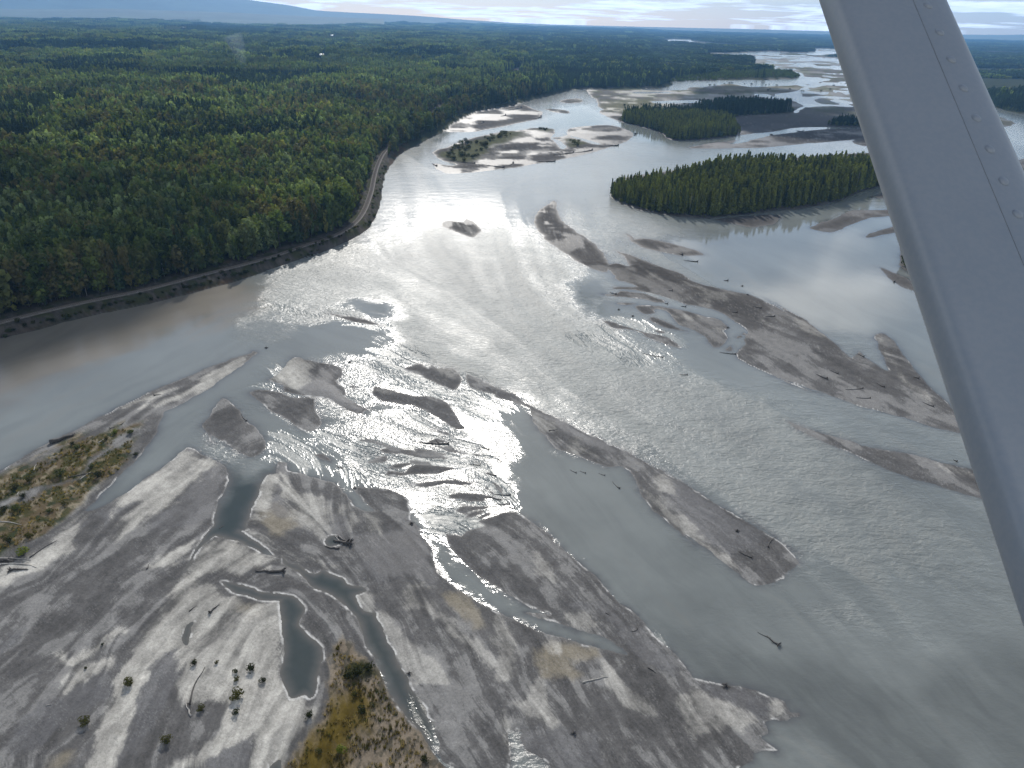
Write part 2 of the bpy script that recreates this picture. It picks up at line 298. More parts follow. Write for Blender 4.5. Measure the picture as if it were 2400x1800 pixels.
DARK = ["J 1290,880 1420,800 1475,870 1420,1010 1380,1100 1200,1180 1000,1240 1050,1110 1180,1060 1200,960", "J 480,1260 620,1130 720,1190 800,1060 1000,960 1150,830 1050,850 900,950 800,1030 700,1060 560,1130", "G 970,430 1050,430 1112,460 1102,510 1080,530 1130,590 1140,640 1200,680 1272,715 1220,740 1120,690 1030,620 900,580 860,560 930,500", "G 690,1060 760,1062 760,1130 730,1200 740,1290 790,1400 700,1420 640,1330 690,1220", "G 1040,1370 1100,1400 1180,1560 1120,1600 1030,1520",
        "E 600,150 850,130 1000,60 1140,250 1190,410 1150,480 960,440 760,440 640,300", "H 160,740 250,757 450,857 620,937 700,970 640,1010 480,960 360,880 250,820", "H 1010,1140 1260,1290 1560,1470 1700,1550 1400,1659 1180,1450 1060,1300", "F 930,1130 1100,1122 1400,1192 1480,1225 1420,1240 1390,1330 1290,1320 1200,1230 1000,1180", "F 0,580 200,600 300,560 380,640 560,770 700,900 800,1000 720,1040 540,940 480,900 300,640 100,610", "E 1720,1420 1900,1400 2212,1440 2212,1659 1950,1659 1850,1600 1760,1550", "D 860,1250 1000,1000 1190,890 1180,980 1120,1150 1000,1400 820,1659 700,1659", "D 1650,1440 1620,1659 1300,1659 1400,1570", "D 380,1180 480,1110 700,1060 720,1180 560,1290 300,1500 60,1560 100,1400", "C 860,350 1280,320 1500,275 1710,300 1750,405 1300,410 1000,450", "K 640,460 1380,440 1370,465 1100,470 700,480", "D -100,900 0,870 100,800 60,860 -100,960"]
# water states
CALM = ["S 1640,640 1560,575 1640,545 1800,520 2000,500 2500,560 2500,1100 2080,870 2020,800 1880,770 1800,720",
        "S -700,1100 -700,990 0,792 330,668 520,628 620,640 560,740 300,830 0,900", "S -700,1500 0,1130 640,830 700,880 760,830 900,840 900,770 800,745 640,800 560,800 520,740 480,700 420,760 300,790 0,870 -700,1100",
        "S 0,900 200,1040 360,930 640,800 620,840 500,960 330,1120 480,1240 620,1100 640,1060 820,1020 800,1090 760,1120 1000,1240 860,1260 420,1400 300,1400 0,1300",
        "G 950,760 1200,760 1280,680 1500,700 1560,720 1400,740 1100,800 940,870 880,870", "G 1050,50 1200,0 1440,20 1460,80 1380,150 1330,160 1180,60", "G 560,470 700,450 640,540 600,700 760,830 900,870 940,880 700,960 560,860 440,700 330,640 200,820 -40,1200 -400,900 400,600",
        "G 760,1000 1000,1040 1100,1110 1400,1220 1560,1310 1600,1430 1780,1530 1500,1500 1200,1250 1000,1180 770,1100", "H -220,700 0,640 110,720 130,800 360,1010 700,1100 780,1150 900,1370 1300,1659 F 700,90 1100,340 1300,480 1560,430 1800,560 1500,600 1100,600 800,700 600,760 0,200 E 1960,210 M 2000,1290 1700,1100 1640,1000 1660,850 1500,560 1660,260 1700,100",
        "E 1010,0 1100,0 1230,160 1310,290 1640,540 1900,660 2212,800 F 480,920 300,890 E 2100,850 1640,680 1190,410 1140,250",
        "P -300,100 -100,0 150,30 160,200 0,300 -100,500 -300,300", "P 0,330 480,300 860,330 1300,400 1660,500 1900,640 1930,760 1800,980 1560,950 1480,880 1380,780 1280,720 1060,640 850,480 470,480 0,520", "P 1080,640 1400,800 1500,920 1800,1000 2212,1280 2000,1400 1500,1300 1150,1000 1030,820",
        "B 1510,1180 1560,1080 1640,1010 1500,1000 1460,1100", "B 1990,1380 2060,1480 2212,1600 2100,1659 1980,1560 1900,1470", "B 1600,420 1900,400 1960,470 2090,520 2000,540 1740,560 1640,610 1500,550 1000,640 960,600 1300,560 1560,500", "C 150,380 400,450 480,500 400,520 250,500 160,420", "C 1340,1050 1900,900 2100,1000 2100,1300 1700,1300 1300,1150 1200,1000 1550,900 1700,850 1800,830 1850,930 1640,945"]
BROWN = ["S -700,1000 0,770 330,660 530,640 620,700 560,740 440,780 300,830 0,960 -700,1200"]
CLEAR = ["N 1230,500 1350,640 1500,690 1700,680 1760,600 1900,560 2100,700 2100,1300 1700,1700 700,1900 700,1500 1250,900", "D 1400,400 2100,400 2100,1300 1700,1250 1400,700", "D 1150,700 1300,700 1300,900 1150,900", "E 150,280 500,360 760,480 900,850 1120,1260 1120,1520 1000,1420 600,700 100,400", "D 1700,1580 1840,1580 1840,1760 1700,1760", "E 420,140 560,140 560,230 430,230"]
SHEET = ["M -300,100 100,0 500,20 900,0 1150,50 1250,350 1450,640 1640,850 1580,1010 1380,1110 1200,1230 1080,1180 900,1150 760,1010 620,1000 350,940 200,850 50,770 -200,700 -330,480 -480,300",
         "G 940,870 1100,800 1400,740 1600,730 1700,780 1900,860 1960,960 1850,1000 1500,960 1300,1000 1150,1060 860,940", "G 600,1010 700,900 780,890 860,940 900,1000 860,1060 1100,1110 1350,1150 1450,1210 1350,1220 1080,1130 850,1060 760,1000 690,1040",
         "G 1080,530 1150,400 1250,370 1400,340 1550,390 1500,460 1700,560 1850,600 1900,540 1950,590 2190,670 2120,760 1950,750 1850,660 1700,630 1560,600 1420,560 1370,470 1310,620 1240,660 1140,600",
         "M 560,1010 760,1000 800,1130 900,1140 1080,1360 990,1420 660,1400 640,1280 690,1180", "G 600,10 720,40 900,90 1020,60 1150,90 1250,130 1350,170 1200,160 1000,110 800,100", "G 700,480 640,540 560,590 620,600 720,600", "P -100,730 200,730 400,950 700,1000 850,1030 600,1060 400,1100 300,1000 0,850", "P 300,560 500,590 900,700 1200,770 1100,920 950,800 500,690", "E 980,1200 1060,1230 1060,1280 1000,1260", "E 985,1265 1080,1290 1110,1330 1080,1370 1020,1320", "E 1070,1440 1110,1440 1110,1500 1090,1490", "E 1200,1600 1330,1659 1330,1720 1190,1640", "F 680,760 760,760 760,830 690,820"]
ROUGHW = ["S 1500,1420 1740,1250 1790,1300 1960,1400 2150,1500 2050,1500 1800,1400 1640,1300", "S 620,650 700,620 900,560 1100,520 1300,560 1400,700 1500,840 1700,900 1900,1000 2300,1250 2200,1350 1900,1300 1600,1130 1300,950 1100,880 980,830 780,770 620,720 560,760 540,700"]
# flow of the water and the sand: x, y, dx, dy in the photo
BRAID = "K 640,207 560,192 640,168 900,162 1060,150 1300,162 1500,158 1560,124 2300,122 2300,600 1900,640 1700,560 1300,500 1400,440 1420,380 1390,330 1000,290 995,215 800,210"
FLOW = [(100, 900, 1, -.5), (500, 880, 1, -.6), (300, 1250, -.7, .7), (500, 1100, -.7, .65), (100, 1450, -.75, .65), (400, 1600, -.5, 1), (600, 1650, -.45, 1), (550, 1350, -.8, .6), (780, 1180, .05, 1), (700, 1250, .9, .45), (900, 1300, .6, .8), (950, 1500, .5, 1), (1200, 1600, .55, 1), (1400, 1600, .6, .9), (1400, 1300, .75, .7), (1700, 1200, .8, .6), (1000, 960, 1, .4), (850, 1000, 1, .25), (1050, 1100, 1, .12), (800, 700, 1, .05), (1000, 700, .9, .5), (950, 520, .25, 1), (1150, 600, .4, 1), (1400, 900, .85, .55), (1900, 1000, .9, .45), (1800, 750, .85, .5), (1500, 550, .8, .5), (1300, 450, .1, 1), (1100, 340, 1, -.3), (1250, 300, 1, -.35), (1700, 300, 1, -.1), (1600, 180, 1, -.03), (1250, 220, 1, -.1), (600, 620, 1, -.3), (300, 720, 1, -.35), (2000, 1500, .8, .7), (2000, 550, .9, .3), (900, 850, .9, .3), (700, 900, .7, .5), (1000, 1150, 1, .15), (1250, 1150, .6, .7)]
# ------------------------------------------------------------------ small helpers
def prop(o, label=None, cat=None, group=None, kind=None):
    if label: o['label'] = label
    if cat: o['category'] = cat
    if group: o['group'] = group
    if kind: o['kind'] = kind
    return o


def link(name, me, parent=None):
    o = bpy.data.objects.new(name, me)
    COL.objects.link(o)
    if parent: o.parent = parent
    return o


def mesh_np(name, V, F, smooth=False):
    """V (n,3) float, F (m,k) int -> mesh"""
    me = bpy.data.meshes.new(name)
    V = np.asarray(V, np.float32); F = np.asarray(F, np.int32)
    m, k = F.shape
    me.vertices.add(len(V)); me.vertices.foreach_set('co', V.ravel())
    me.loops.add(m * k); me.loops.foreach_set('vertex_index', F.ravel())
    me.polygons.add(m)
    me.polygons.foreach_set('loop_start', np.arange(0, m * k, k, dtype=np.int32))
    me.polygons.foreach_set('loop_total', np.full(m, k, np.int32))
    me.update(calc_edges=True)
    if smooth:
        me.polygons.foreach_set('use_smooth', np.ones(m, bool))
    return me


def fattr(me, name, a):
    at = me.attributes.new(name, 'FLOAT', 'POINT'); at.data.foreach_set('value', np.ascontiguousarray(a, np.float32).ravel())


def cattr(me, name, a):
    at = me.attributes.new(name, 'FLOAT_COLOR', 'POINT')
    c = np.ones((len(a), 4), np.float32); c[:, :3] = a
    at.data.foreach_set('color', c.ravel())


class NT:
    """tiny node-tree helper"""
    def __init__(self, tree):
        self.t = tree; tree.nodes.clear()

    def n(self, typ, **kw):
        nd = self.t.nodes.new(typ)
        ins = kw.pop('ins', {})
        for k, v in kw.items(): setattr(nd, k, v)
        for k, v in ins.items():
            s = nd.inputs[k]
            if isinstance(v, bpy.types.NodeSocket): self.t.links.new(v, s)
            else: s.default_value = v
        return nd

    def math(self, op, a, b=None, clamp=False):
        nd = self.n('ShaderNodeMath', operation=op, use_clamp=clamp)
        for i, v in enumerate((a, b)):
            if v is None: continue
            if isinstance(v, bpy.types.NodeSocket): self.t.links.new(v, nd.inputs[i])
            else: nd.inputs[i].default_value = v
        return nd.outputs[0]

    def mix(self, fac, a, b, mode='MIX'):
        nd = self.n('ShaderNodeMix', data_type='RGBA', blend_type=mode)
        for i, v in ((0, fac), (6, a), (7, b)):
            if isinstance(v, bpy.types.NodeSocket): self.t.links.new(v, nd.inputs[i])
            else: nd.inputs[i].default_value = v if i == 0 else (*v, 1)[:4]
        return nd.outputs[2]

    def rng(self, v, a, b, c, d):
        nd = self.n('ShaderNodeMapRange', ins={0: v, 1: a, 2: b, 3: c, 4: d})
        return nd.outputs[0]


def mat(name):
    m = bpy.data.materials.new(name); m.use_nodes = True
    return m, NT(m.node_tree)


def simple_mat(name, col, rough=0.8, nscale=None, var=0.3, metallic=0.0, bump=0.0):
    m, t = mat(name)
    p = t.n('ShaderNodeBsdfPrincipled', ins={'Roughness': rough, 'Metallic': metallic})
    if nscale:
        tc = t.n('ShaderNodeTexCoord')
        nz = t.n('ShaderNodeTexNoise', ins={'Vector': tc.outputs['Object'], 'Scale': nscale, 'Detail': 5.0, 'Roughness': 0.65})
        f = t.rng(nz.outputs[0], 0.3, 0.7, 1 - var, 1 + var)
        c = t.mix(1.0, col, f, 'MULTIPLY')
        t.t.links.new(c, p.inputs['Base Color'])
        if bump:
            b = t.n('ShaderNodeBump', ins={'Strength': 1.0, 'Distance': bump, 'Height': nz.outputs[0]})
            t.t.links.new(b.outputs[0], p.inputs['Normal'])
    else:
        p.inputs['Base Color'].default_value = (*col, 1)
    o = t.n('ShaderNodeOutputMaterial', ins={0: p.outputs[0]})
    return m


# ------------------------------------------------------------------ ground relief
P_LEFT = Poly(LEFT_LAND); P_RIGHT = Poly(RIGHT_LAND, 2); P_LOW = Poly(LOWLAND, 3)
P_BARS = [Poly(s) for s in BARS]; P_WAT = [Poly(s) for s in WATERS]
RAILWAY = Line(RAIL); P_BRAID = Poly(BRAID)
KNOLLS = []          # low rises that carry the far cabins: X, Y, height, radius


def shore_warp(t, l):
    wt = (fbm(t * 55, l * 55, 6, 11, 0.6) - .5) * 0.0085
    wl = (fbm(t * 55, l * 55, 6, 31, 0.6) - .5) * 0.0085
    return t + wt, l + wl


def max_sd(polys, t, l, pad=0.05):
    out = np.full(t.shape, -pad, np.float32)
    for p in polys:
        np.maximum(out, p.sd(t, l, pad), out=out)
    return out


def land(X, Y):
    t, l = logpolar(X, Y)
    r = np.exp(l)
    wt, wl = shore_warp(t, l)
    sl = P_LEFT.sd(wt, wl); sr = P_RIGHT.sd(wt, wl)
    ss = np.maximum(P_LOW.sd(wt, wl), max_sd(P_BARS, wt, wl))
    br = P_BRAID.sd(t, l)
    bn = fbm(t * 26 + 2 * fbm(t * 30, l * 30, 2, 5), l * 42, 5, 66, .6)
    ss = np.maximum(ss, np.minimum(br * .5, (bn - .545) * .06))
    sw = max_sd(P_WAT, wt, wl)
    forest = np.minimum(np.maximum(sl, sr), -sw)
    sand = np.minimum(ss, -sw)
    return t, l, r, forest, sand


def relief(X, Y, r, forest, sand):
    dm = sand * r
    z = np.clip(dm * 0.045, -0.6, 0.25) + np.clip((dm - 4) * 0.02, 0, 0.35)
    fm = forest * r
    zf = np.clip(fm * 0.35, -0.6, 3.2) + np.clip((fm - 8) * 0.03, 0, 1.5)
    und = (fbm(X / 900 + 3, Y / 900, 4, 71) - .45) * 2.0
    zf = zf + sstep(-np.arctan2(X, Y), -.12, .15) * sstep(fm, 60, 700) * sstep(r, 900, 3000) * np.clip(und, -.5, 1) * np.clip(r * 0.006, 0, 60)
    for kx, ky, kh, kr in KNOLLS:
        zf = zf + kh * np.exp(-((X - kx) ** 2 + (Y - ky) ** 2) / kr ** 2) * (fm > 0)
    z = np.maximum(z, zf)
    return z


CABINS = [(752, 131, 15, 'white roofed cabin standing alone in the forest beyond the smoke', 1.0), (136, 62, 20, 'small pale cabin in the far forest at the left edge', .35), (432, 68, 20, 'long white roofed cabin beside a cloud shaded forest band', .5), (778, 85, 18, 'pale cabin in the forest clearing behind the white roofed one', 0.45), (667, 34, 26, 'tiny bright cabin under the blue hills', .4)]
for (px_, py_, hh, lb, s_) in CABINS:
    gx, gy = ground(np.array(px_), np.array(py_), 22.0)
    KNOLLS.append((float(gx), float(gy), hh, 90.0 + float(np.hypot(gx, gy)) * 0.012))

# ------------------------------------------------------------------ the ground and river sheets: a fan of quads that is fine near the plane and coarse far away
STEP = 2.7
xs = np.arange(-620, 3020, STEP) - 1200
ys = np.concatenate([np.arange(HOR + 11, 130, 1.6), np.arange(130, 1800, STEP), np.arange(1800, 2150, 12)])
gx_, gy_ = np.meshgrid(xs, ys)
D = f0 + (gx_ / FPX)[..., None] * r0 + ((900 - gy_) / FPX)[..., None] * u0
T = CAM_H / -D[..., 2]
GX = T * D[..., 0]; GY = T * D[..., 1]
R_, C_ = GX.shape
GT, GL, GR, SF, SS = land(GX, GY)
GZ = relief(GX, GY, GR, SF, SS)

# streaks that follow the current (line integral of noise along the flow directions)
fx = np.array([p[0] for p in FLOW]) - 1200.0; fy = np.array([p[1] for p in FLOW]) * 1.0
fd = np.array([(p[2], p[3]) for p in FLOW]); fd /= np.linalg.norm(fd, axis=1)[:, None]
# double-angle interpolation, so that opposite directions do not cancel
ang = np.arctan2(fd[:, 1], fd[:, 0]); c2, s2 = np.cos(2 * ang), np.sin(2 * ang)
WA = np.zeros(GX.shape); A0 = WA.copy(); B0 = WA.copy()
for i in range(len(fx)):
    w = 1 / (((gx_ - fx[i]) ** 2 + (gy_ - fy[i]) ** 2) / 1e4 + .15) ** 1.6
    WA += w; A0 += w * c2[i]; B0 += w * s2[i]
dirang = 0.5 * np.arctan2(B0, A0) + (fbm(GT * 30, GL * 30, 3, 91) - .5) * 0.9


def lic(seed, L, cell, step=1.0):
    src = np.random.default_rng(seed).random(GX.shape).astype(np.float32)
    if cell > 1:
        src = fbm(np.arange(C_)[None, :] / cell + 0 * gy_, np.arange(R_)[:, None] / cell + 0 * gx_, 2, seed)
    acc = src.copy(); n = 1
    ca, sa = np.cos(dirang).astype(np.float32), np.sin(dirang).astype(np.float32)
    for sgn in (1, -1):
        pr = np.tile(np.arange(R_, dtype=np.float32)[:, None], (1, C_)); pc = np.tile(np.arange(C_, dtype=np.float32)[None, :], (R_, 1))
        s_now = np.full(GX.shape, sgn, np.float32); pa, pb = ca, sa
        for k in range(L):
            ir = np.clip(pr, 0, R_ - 1).astype(np.int32); ic = np.clip(pc, 0, C_ - 1).astype(np.int32)
            a, b = ca[ir, ic], sa[ir, ic]
            flip = (a * pa + b * pb) < 0
            s_now = np.where(flip, -s_now, s_now)
            pa, pb = a, b
            pr += s_now * b * step; pc += s_now * a * step
            ir = np.clip(pr, 0, R_ - 1).astype(np.int32); ic = np.clip(pc, 0, C_ - 1).astype(np.int32)
            acc += src[ir, ic]; n += 1
    acc /= n
    m, s = acc.mean(), acc.std()
    return np.clip((acc - m) / s * 0.22 + 0.5, 0, 1)


LIC1 = lic(5, 14, 1)
LIC2 = lic(6, 22, 4, 1.6)
LIC3 = lic(8, 26, 11, 2.2)
STREAK = np.clip(.5 + (LIC1 - .5) * .28 + (LIC2 - .5) * .6 + (LIC3 - .5) * .9, 0, 1)
del WA, A0, B0

# thin lens bars left between the rivulets of the shallow fan
P_FAN = Poly("M -300,150 200,30 700,40 1150,120 1300,400 1500,700 1560,950 1300,1050 900,1000 600,960 300,880 50,740 -200,660 -420,450")
fan = P_FAN.sd(GT, GL)
lens = np.minimum(np.minimum((.62 * LIC2 + .38 * LIC3 - .635) * .05, fan * .4), .004)
G2_ = (SS < 0) & (lens > 0)
SS = np.maximum(SS, lens.astype(np.float32))
GZ = np.where(G2_, np.maximum(GZ, .01 + np.clip(lens * GR * .15, 0, .12)), GZ)

# soft outlines: a wider, streaky edge
wt2 = GT + (fbm(GT * 38, GL * 38, 5, 51, .6) - .5) * 0.03
wl2 = GL + (fbm(GT * 38, GL * 38, 5, 61, .6) - .5) * 0.03


def soft(strs, edge=0.008, streak=0.010, n=4):
    m = np.zeros(GX.shape, np.float32)
    for s in strs:
        sd = Poly(s, n).sd(wt2, wl2, 0.05)
        np.maximum(m, sstep(sd + (STREAK - .5) * streak * 2, -edge, edge), out=m)
    return m


def mixc(c, col, m):
    return c + (np.array(col, np.float32) - c) * m[..., None]


dm = SS * GR
near = 1 - sstep(GR, 380, 520)
inb = (SS > -0.01)
g_noise = fbm(GX / 2.2, GY / 2.2, 4, 3)
g_big = fbm(GT * 26, GL * 26, 4, 23)
pale = soft(PALE, .008, .008); dark = soft(DARK, .009, .012); tan = soft(TAN, .012, .01)
alb = np.zeros(GX.shape + (3,), np.float32); alb[:] = (0.102, 0.099, 0.096)
far_ = sstep(GR, 260, 420)
alb = alb + (np.array([.074, .069, .064], np.float32) - alb) * far_[..., None]
alb *= (0.72 + 0.55 * STREAK)[..., None]
alb *= (0.8 + 0.4 * g_noise)[..., None]
# silt films left by falling water, in streaks
film = sstep(STREAK * .55 + g_big * .6, .62, .72) * 0.34 * (1 - .8 * far_)
alb = mixc(alb, (0.30, 0.295, 0.28), film)
alb = mixc(alb, (0.21, 0.185, 0.14), tan * .8)
alb = mixc(alb, (0.075, 0.075, 0.08), dark * (.48 + .3 * (STREAK - .5)))
pcol = np.zeros_like(alb); pcol[:] = (0.35, 0.337, 0.305); pcol *= (0.62 + .62 * STREAK)[..., None] * (.8 + .4 * g_noise)[..., None]
pw = pale * np.clip(.72 + .55 * (STREAK - .4) + .5 * (g_big - .5), 0, 1)
g_f = .5 * g_noise + .5 * fbm(GX / .7, GY / .7, 3, 4)
pw = .72 * pw + .28 * sstep(pw + (g_f - .5) * 1.0, .34, .66)
pw = pw * (1 - .38 * sstep(gx_ + 1200, 640, 820)) * (1 - .3 * far_)
alb = alb * (1 - pw[..., None]) + pcol * pw[..., None]
clear_pre = soft(CLEAR, .03, 0)
# a crust of dried foam and silt along the pools near the plane
rim = sstep(dm, .02, .15) * (1 - sstep(dm, .22, .75)) * sstep(fbm(GT * 45, GL * 45, 4, 41) + .22 * clear_pre - .13, .44, .6) * near
alb = mixc(alb, (0.62, 0.61, 0.58), np.clip(rim, 0, 1) * .66)
# thin rills left by draining water
rill = (1 - sstep(np.abs(LIC2 - .5), .008, .045)) * sstep(fbm(GT * 20, GL * 20, 3, 57), .45, .6)
alb *= (1 - .24 * rill * (1 - far_ * .5))[..., None]
rill2 = (1 - sstep(np.abs(LIC1 - .62), .01, .06)) * sstep(fbm(GT * 24, GL * 24, 3, 58), .5, .62)
alb = mixc(alb, (.34, .335, .32), rill2 * .18)
# plants on the bars
v1 = soft([VEG1], .012, .02); path = soft(VEG1_PATH, .006, .004); v1 = v1 * (1 - path)
v2 = soft([VEG2], .008, .006); v2c = soft([VEG2_CORE], .03, .02); v2s = soft([VEG2_SHRUB], .01, .005)
vsi = soft(VEG_SI, .01, .01); vm1 = soft(VEG_M1, .02, .01)
vn = fbm(GX / 3.2, GY / 3.2, 5, 81, .6)
vcol = np.zeros_like(alb); vcol[:] = (0.13, 0.098, 0.055)
vcol = mixc(vcol, (0.06, 0.056, 0.014), sstep(vn, .46, .56)); vcol = mixc(vcol, (0.25, 0.21, 0.14), sstep(fbm(GX / 1.7, GY / 2.7, 4, 82), .55, .66)); vcol = mixc(vcol, (0.035, 0.045, 0.015), sstep(fbm(GX / 2.4, GY / 2.4, 4, 84), .58, .66))
vcol *= .78
alb = alb * (1 - v1[..., None] * .9) + vcol * v1[..., None] * .9
t2 = np.zeros_like(alb); t2[:] = (0.17, 0.14, 0.105); t2 *= (.6 + .8 * vn)[..., None]
t2 = mixc(t2, (0.06, 0.055, 0.04), sstep(fbm(GX / .9, GY / 1.6, 4, 85), .56, .64) * .8)
alb = alb * (1 - v2[..., None]) + t2 * v2[..., None]
ol = np.zeros_like(alb); ol[:] = (0.085, 0.062, 0.014); ol *= (.45 + 1.1 * vn)[..., None]
alb = alb * (1 - v2c[..., None]) + ol * v2c[..., None]
alb = mixc(alb, (0.03, 0.032, 0.012), v2s * .9)
gv = np.zeros_like(alb); gv[:] = (0.07, 0.075, 0.03); gv *= (.6 + .8 * vn)[..., None]
alb = alb * (1 - vsi[..., None] * .8) + gv * vsi[..., None] * .8
gv[:] = (0.13, 0.125, 0.065); gv *= (.6 + .8 * vn)[..., None]
alb = alb * (1 - vm1[..., None] * .8) + gv * vm1[..., None] * .8
vf_ = sstep(GR, 1100, 1700)
alb = mixc(alb, (.15, .142, .12), vf_ * .55)
alb = mixc(alb, (.07, .08, .034), vf_ * sstep(fbm(GT * 60, GL * 70, 4, 69), .50, .62) * .8)
# banks and forest floor
fm_ = SF * GR
fl = np.zeros_like(alb); fl[:] = (0.03, 0.035, 0.016); fl *= (.6 + .8 * fbm(GX / 14, GY / 14, 4, 15))[..., None]
clearing = soft(CLEARINGS, .004, .0)
fl = mixc(fl, (0.24, 0.215, 0.16), clearing * (GR > 500) + .3 * clearing * (GR <= 500))
rdist = np.full(GX.shape, 999.0, np.float32)
sel = (SF > -0.02) & (gy_ > 80) & (gx_ < 400)
rdist[sel] = RAILWAY.dist(GX[sel], GY[sel])
riprap = (1 - sstep(rdist, 7, 13)) * (SF > 0)
rock = np.zeros_like(alb); rock[:] = (0.06, 0.054, 0.046); rock *= (.35 + 1.3 * fbm(GX / 1.6, GY / 1.6, 3, 19))[..., None]
rock = mixc(rock, (0.035, 0.04, 0.015), sstep(fbm(GX / 5, GY / 5, 3, 29), .5, .62) * .8)
weeds = (1 - sstep(rdist, 9, 22)) * sstep(fbm(GX / 9, GY / 9, 3, 39), .35, .6)
fl = mixc(fl, (0.075, 0.045, 0.028), weeds * .8)
fl = fl * (1 - riprap[..., None]) + rock * riprap[..., None]
lf = sstep(fm_, -.3, 1.0)
alb = alb * (1 - lf[..., None]) + fl * lf[..., None]
# railway shelf
onland = SF * GR > -1.0
shelf = (1 - sstep(rdist, 3.5, 8.0)) * onland * (GR < 2600)
GZ = np.where(shelf > 0, GZ * (1 - shelf) + 3.4 * shelf, GZ)
GZ = GZ + np.where((SS > 0) & (SF < 0), (STREAK - .5) * .10 * np.clip(dm / 2, 0, 1), 0)

wetedge = np.exp(-np.clip(dm, 0, 50) / np.where(GR < 420, .8, 3.0))
wet = np.clip(np.maximum(np.maximum(wetedge * .8, dark * .6), sstep(g_big + .3 * (STREAK - .5), .45, .62) * .75 * (1 - near * .55)), 0, 1) * (1 - pw * near) * (1 - np.maximum(np.maximum(v1, v2), vsi)) * (SF < 0)
wet = np.where(SS > -.02, wet, 0) * (1 - dark * sstep(GR, 500, 700) * .9)
alb *= (1 - .25 * wetedge * (SF < 0) * (1 - np.clip(rim, 0, 1)))[..., None]

# ---- the river's own state
calm = soft(CALM, .028, .02); sheet = soft(SHEET, .010, .03); brown = soft(BROWN, .04, .03); clear = soft(CLEAR, .02, .0); rough_w = soft(ROUGHW, .05, .03)
sheet = sheet * np.clip(.25 + 1.5 * (STREAK - .2), 0, 1) * (.25 + .75 * sstep(.5 * LIC1 + .5 * LIC2, .32, .47))
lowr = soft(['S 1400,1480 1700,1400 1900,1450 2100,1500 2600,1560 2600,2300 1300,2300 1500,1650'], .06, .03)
wave = (.34 + .30 * rough_w) * (1 - .72 * lowr)
wave = wave * (1 - np.maximum(calm, clear) * .97)
wave = wave * (1 - .3 * sheet) + .22 * sheet
big3 = np.clip((LIC3 - .5) * 1.6 + .5 + (g_big - .5) * .8, 0, 1)
wave *= np.clip(.75 + .5 * big3, .4, 1.5) * (1 - .6 * sstep(GR, 400, 650))
farw = (.35 + .85 * sstep(GR, 260, 420)) * (1 - np.maximum(calm, clear)) * (.8 + .4 * big3)
farw = np.maximum(farw, 1.6 * rough_w * (1 - np.maximum(calm, clear)) * (.75 + .5 * big3) * (1 - .6 * sstep(GR, 400, 620)))
farw = np.maximum(farw * (1 - .45 * sstep(GR, 430, 650)), brown * 1.2)
shallow = np.exp(np.clip(dm, -60, 0) / np.where(GR < 420, 1.6, 2.6)) * (SS > -.049) * (.35 + .9 * fbm(GT * 70, GL * 70, 3, 44)) * (1 - sheet)
turb_reflect = (STREAK - .5) * .3 + (fbm(GT * 9, GL * 9, 4, 46) - .5) * .6 - .35 * lowr * sstep(fbm(GT * 6 + 3, GL * 6, 3, 48), .35, .6)  # last term paints a dark cloud reflection into the lower-right water colour

# ---- ground mesh
idx = np.arange(R_ * C_).reshape(R_, C_)
quads = np.stack([idx[:-1, :-1], idx[1:, :-1], idx[1:, 1:], idx[:-1, 1:]], -1).reshape(-1, 4)
zf_ = GZ.ravel()
qz = zf_[quads]


def submesh(name, keep, Z, smooth=True):
    q = quads[keep]
    used = np.zeros(R_ * C_, bool); used[q.ravel()] = True
    remap = np.cumsum(used) - 1
    V = np.stack([GX.ravel()[used], GY.ravel()[used], Z.ravel()[used]], -1)
    me = mesh_np(name, V, remap[q], smooth)
    return me, used


me_g, ug = submesh('ground', qz.max(1) > -0.22, GZ)
cattr(me_g, 'albedo', alb.reshape(-1, 3)[ug]); fattr(me_g, 'wet', wet.ravel()[ug]); fattr(me_g, 'grain', (1 - .85 * sstep(GR, 230, 600)).ravel()[ug]); fattr(me_g, 'plants', np.maximum(lf, np.maximum(v1, v2)).ravel()[ug])
o_ground = prop(link('ground', me_g), kind='structure')
me_w, uw = submesh('river', qz.min(1) < 0.12, np.zeros_like(GZ))
for nm, a in (('wave', wave), ('sheet', sheet), ('brown', brown), ('clear', clear), ('shallow', np.clip(shallow, 0, 1)), ('turb_reflect', turb_reflect), ('farw', farw), ('margin', np.exp(np.clip(dm, -60, 0) / 1.1) * clear * (.6 + .8 * g_noise) * (SS > -.049))):
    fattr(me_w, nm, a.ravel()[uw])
o_river = prop(link('river', me_w), kind='structure')
# river bed and land all around, below both sheets
bs = 19800.0
o_bed = prop(link('river_bed', mesh_np('river_bed', [(-bs, -900, -1.5), (bs, -900, -1.5), (bs, bs, -1.5), (-bs, bs, -1.5)], [(0, 1, 2, 3)])), kind='structure')
del qz, wt2, wl2

# ---- ground material
m_g, t = mat('sand_and_soil')
at = t.n('ShaderNodeAttribute', attribute_name='albedo'); aw = t.n('ShaderNodeAttribute', attribute_name='wet'); ap = t.n('ShaderNodeAttribute', attribute_name='plants')
tc = t.n('ShaderNodeTexCoord')
n1 = t.n('ShaderNodeTexNoise', ins={'Vector': tc.outputs['Object'], 'Scale': 1.9, 'Detail': 8.0, 'Roughness': .78})
n2 = t.n('ShaderNodeTexNoise', ins={'Vector': tc.outputs['Object'], 'Scale': .35, 'Detail': 5.0, 'Roughness': .6})
k1 = t.rng(n1.outputs[0], .3, .7, .66, 1.34)
k2 = t.rng(n2.outputs[0], .3, .7, .86, 1.14)
gr = t.n('ShaderNodeAttribute', attribute_name='grain').outputs['Fac']
k1 = t.math('ADD', 1.0, t.math('MULTIPLY', t.math('SUBTRACT', k1, 1.0), gr))
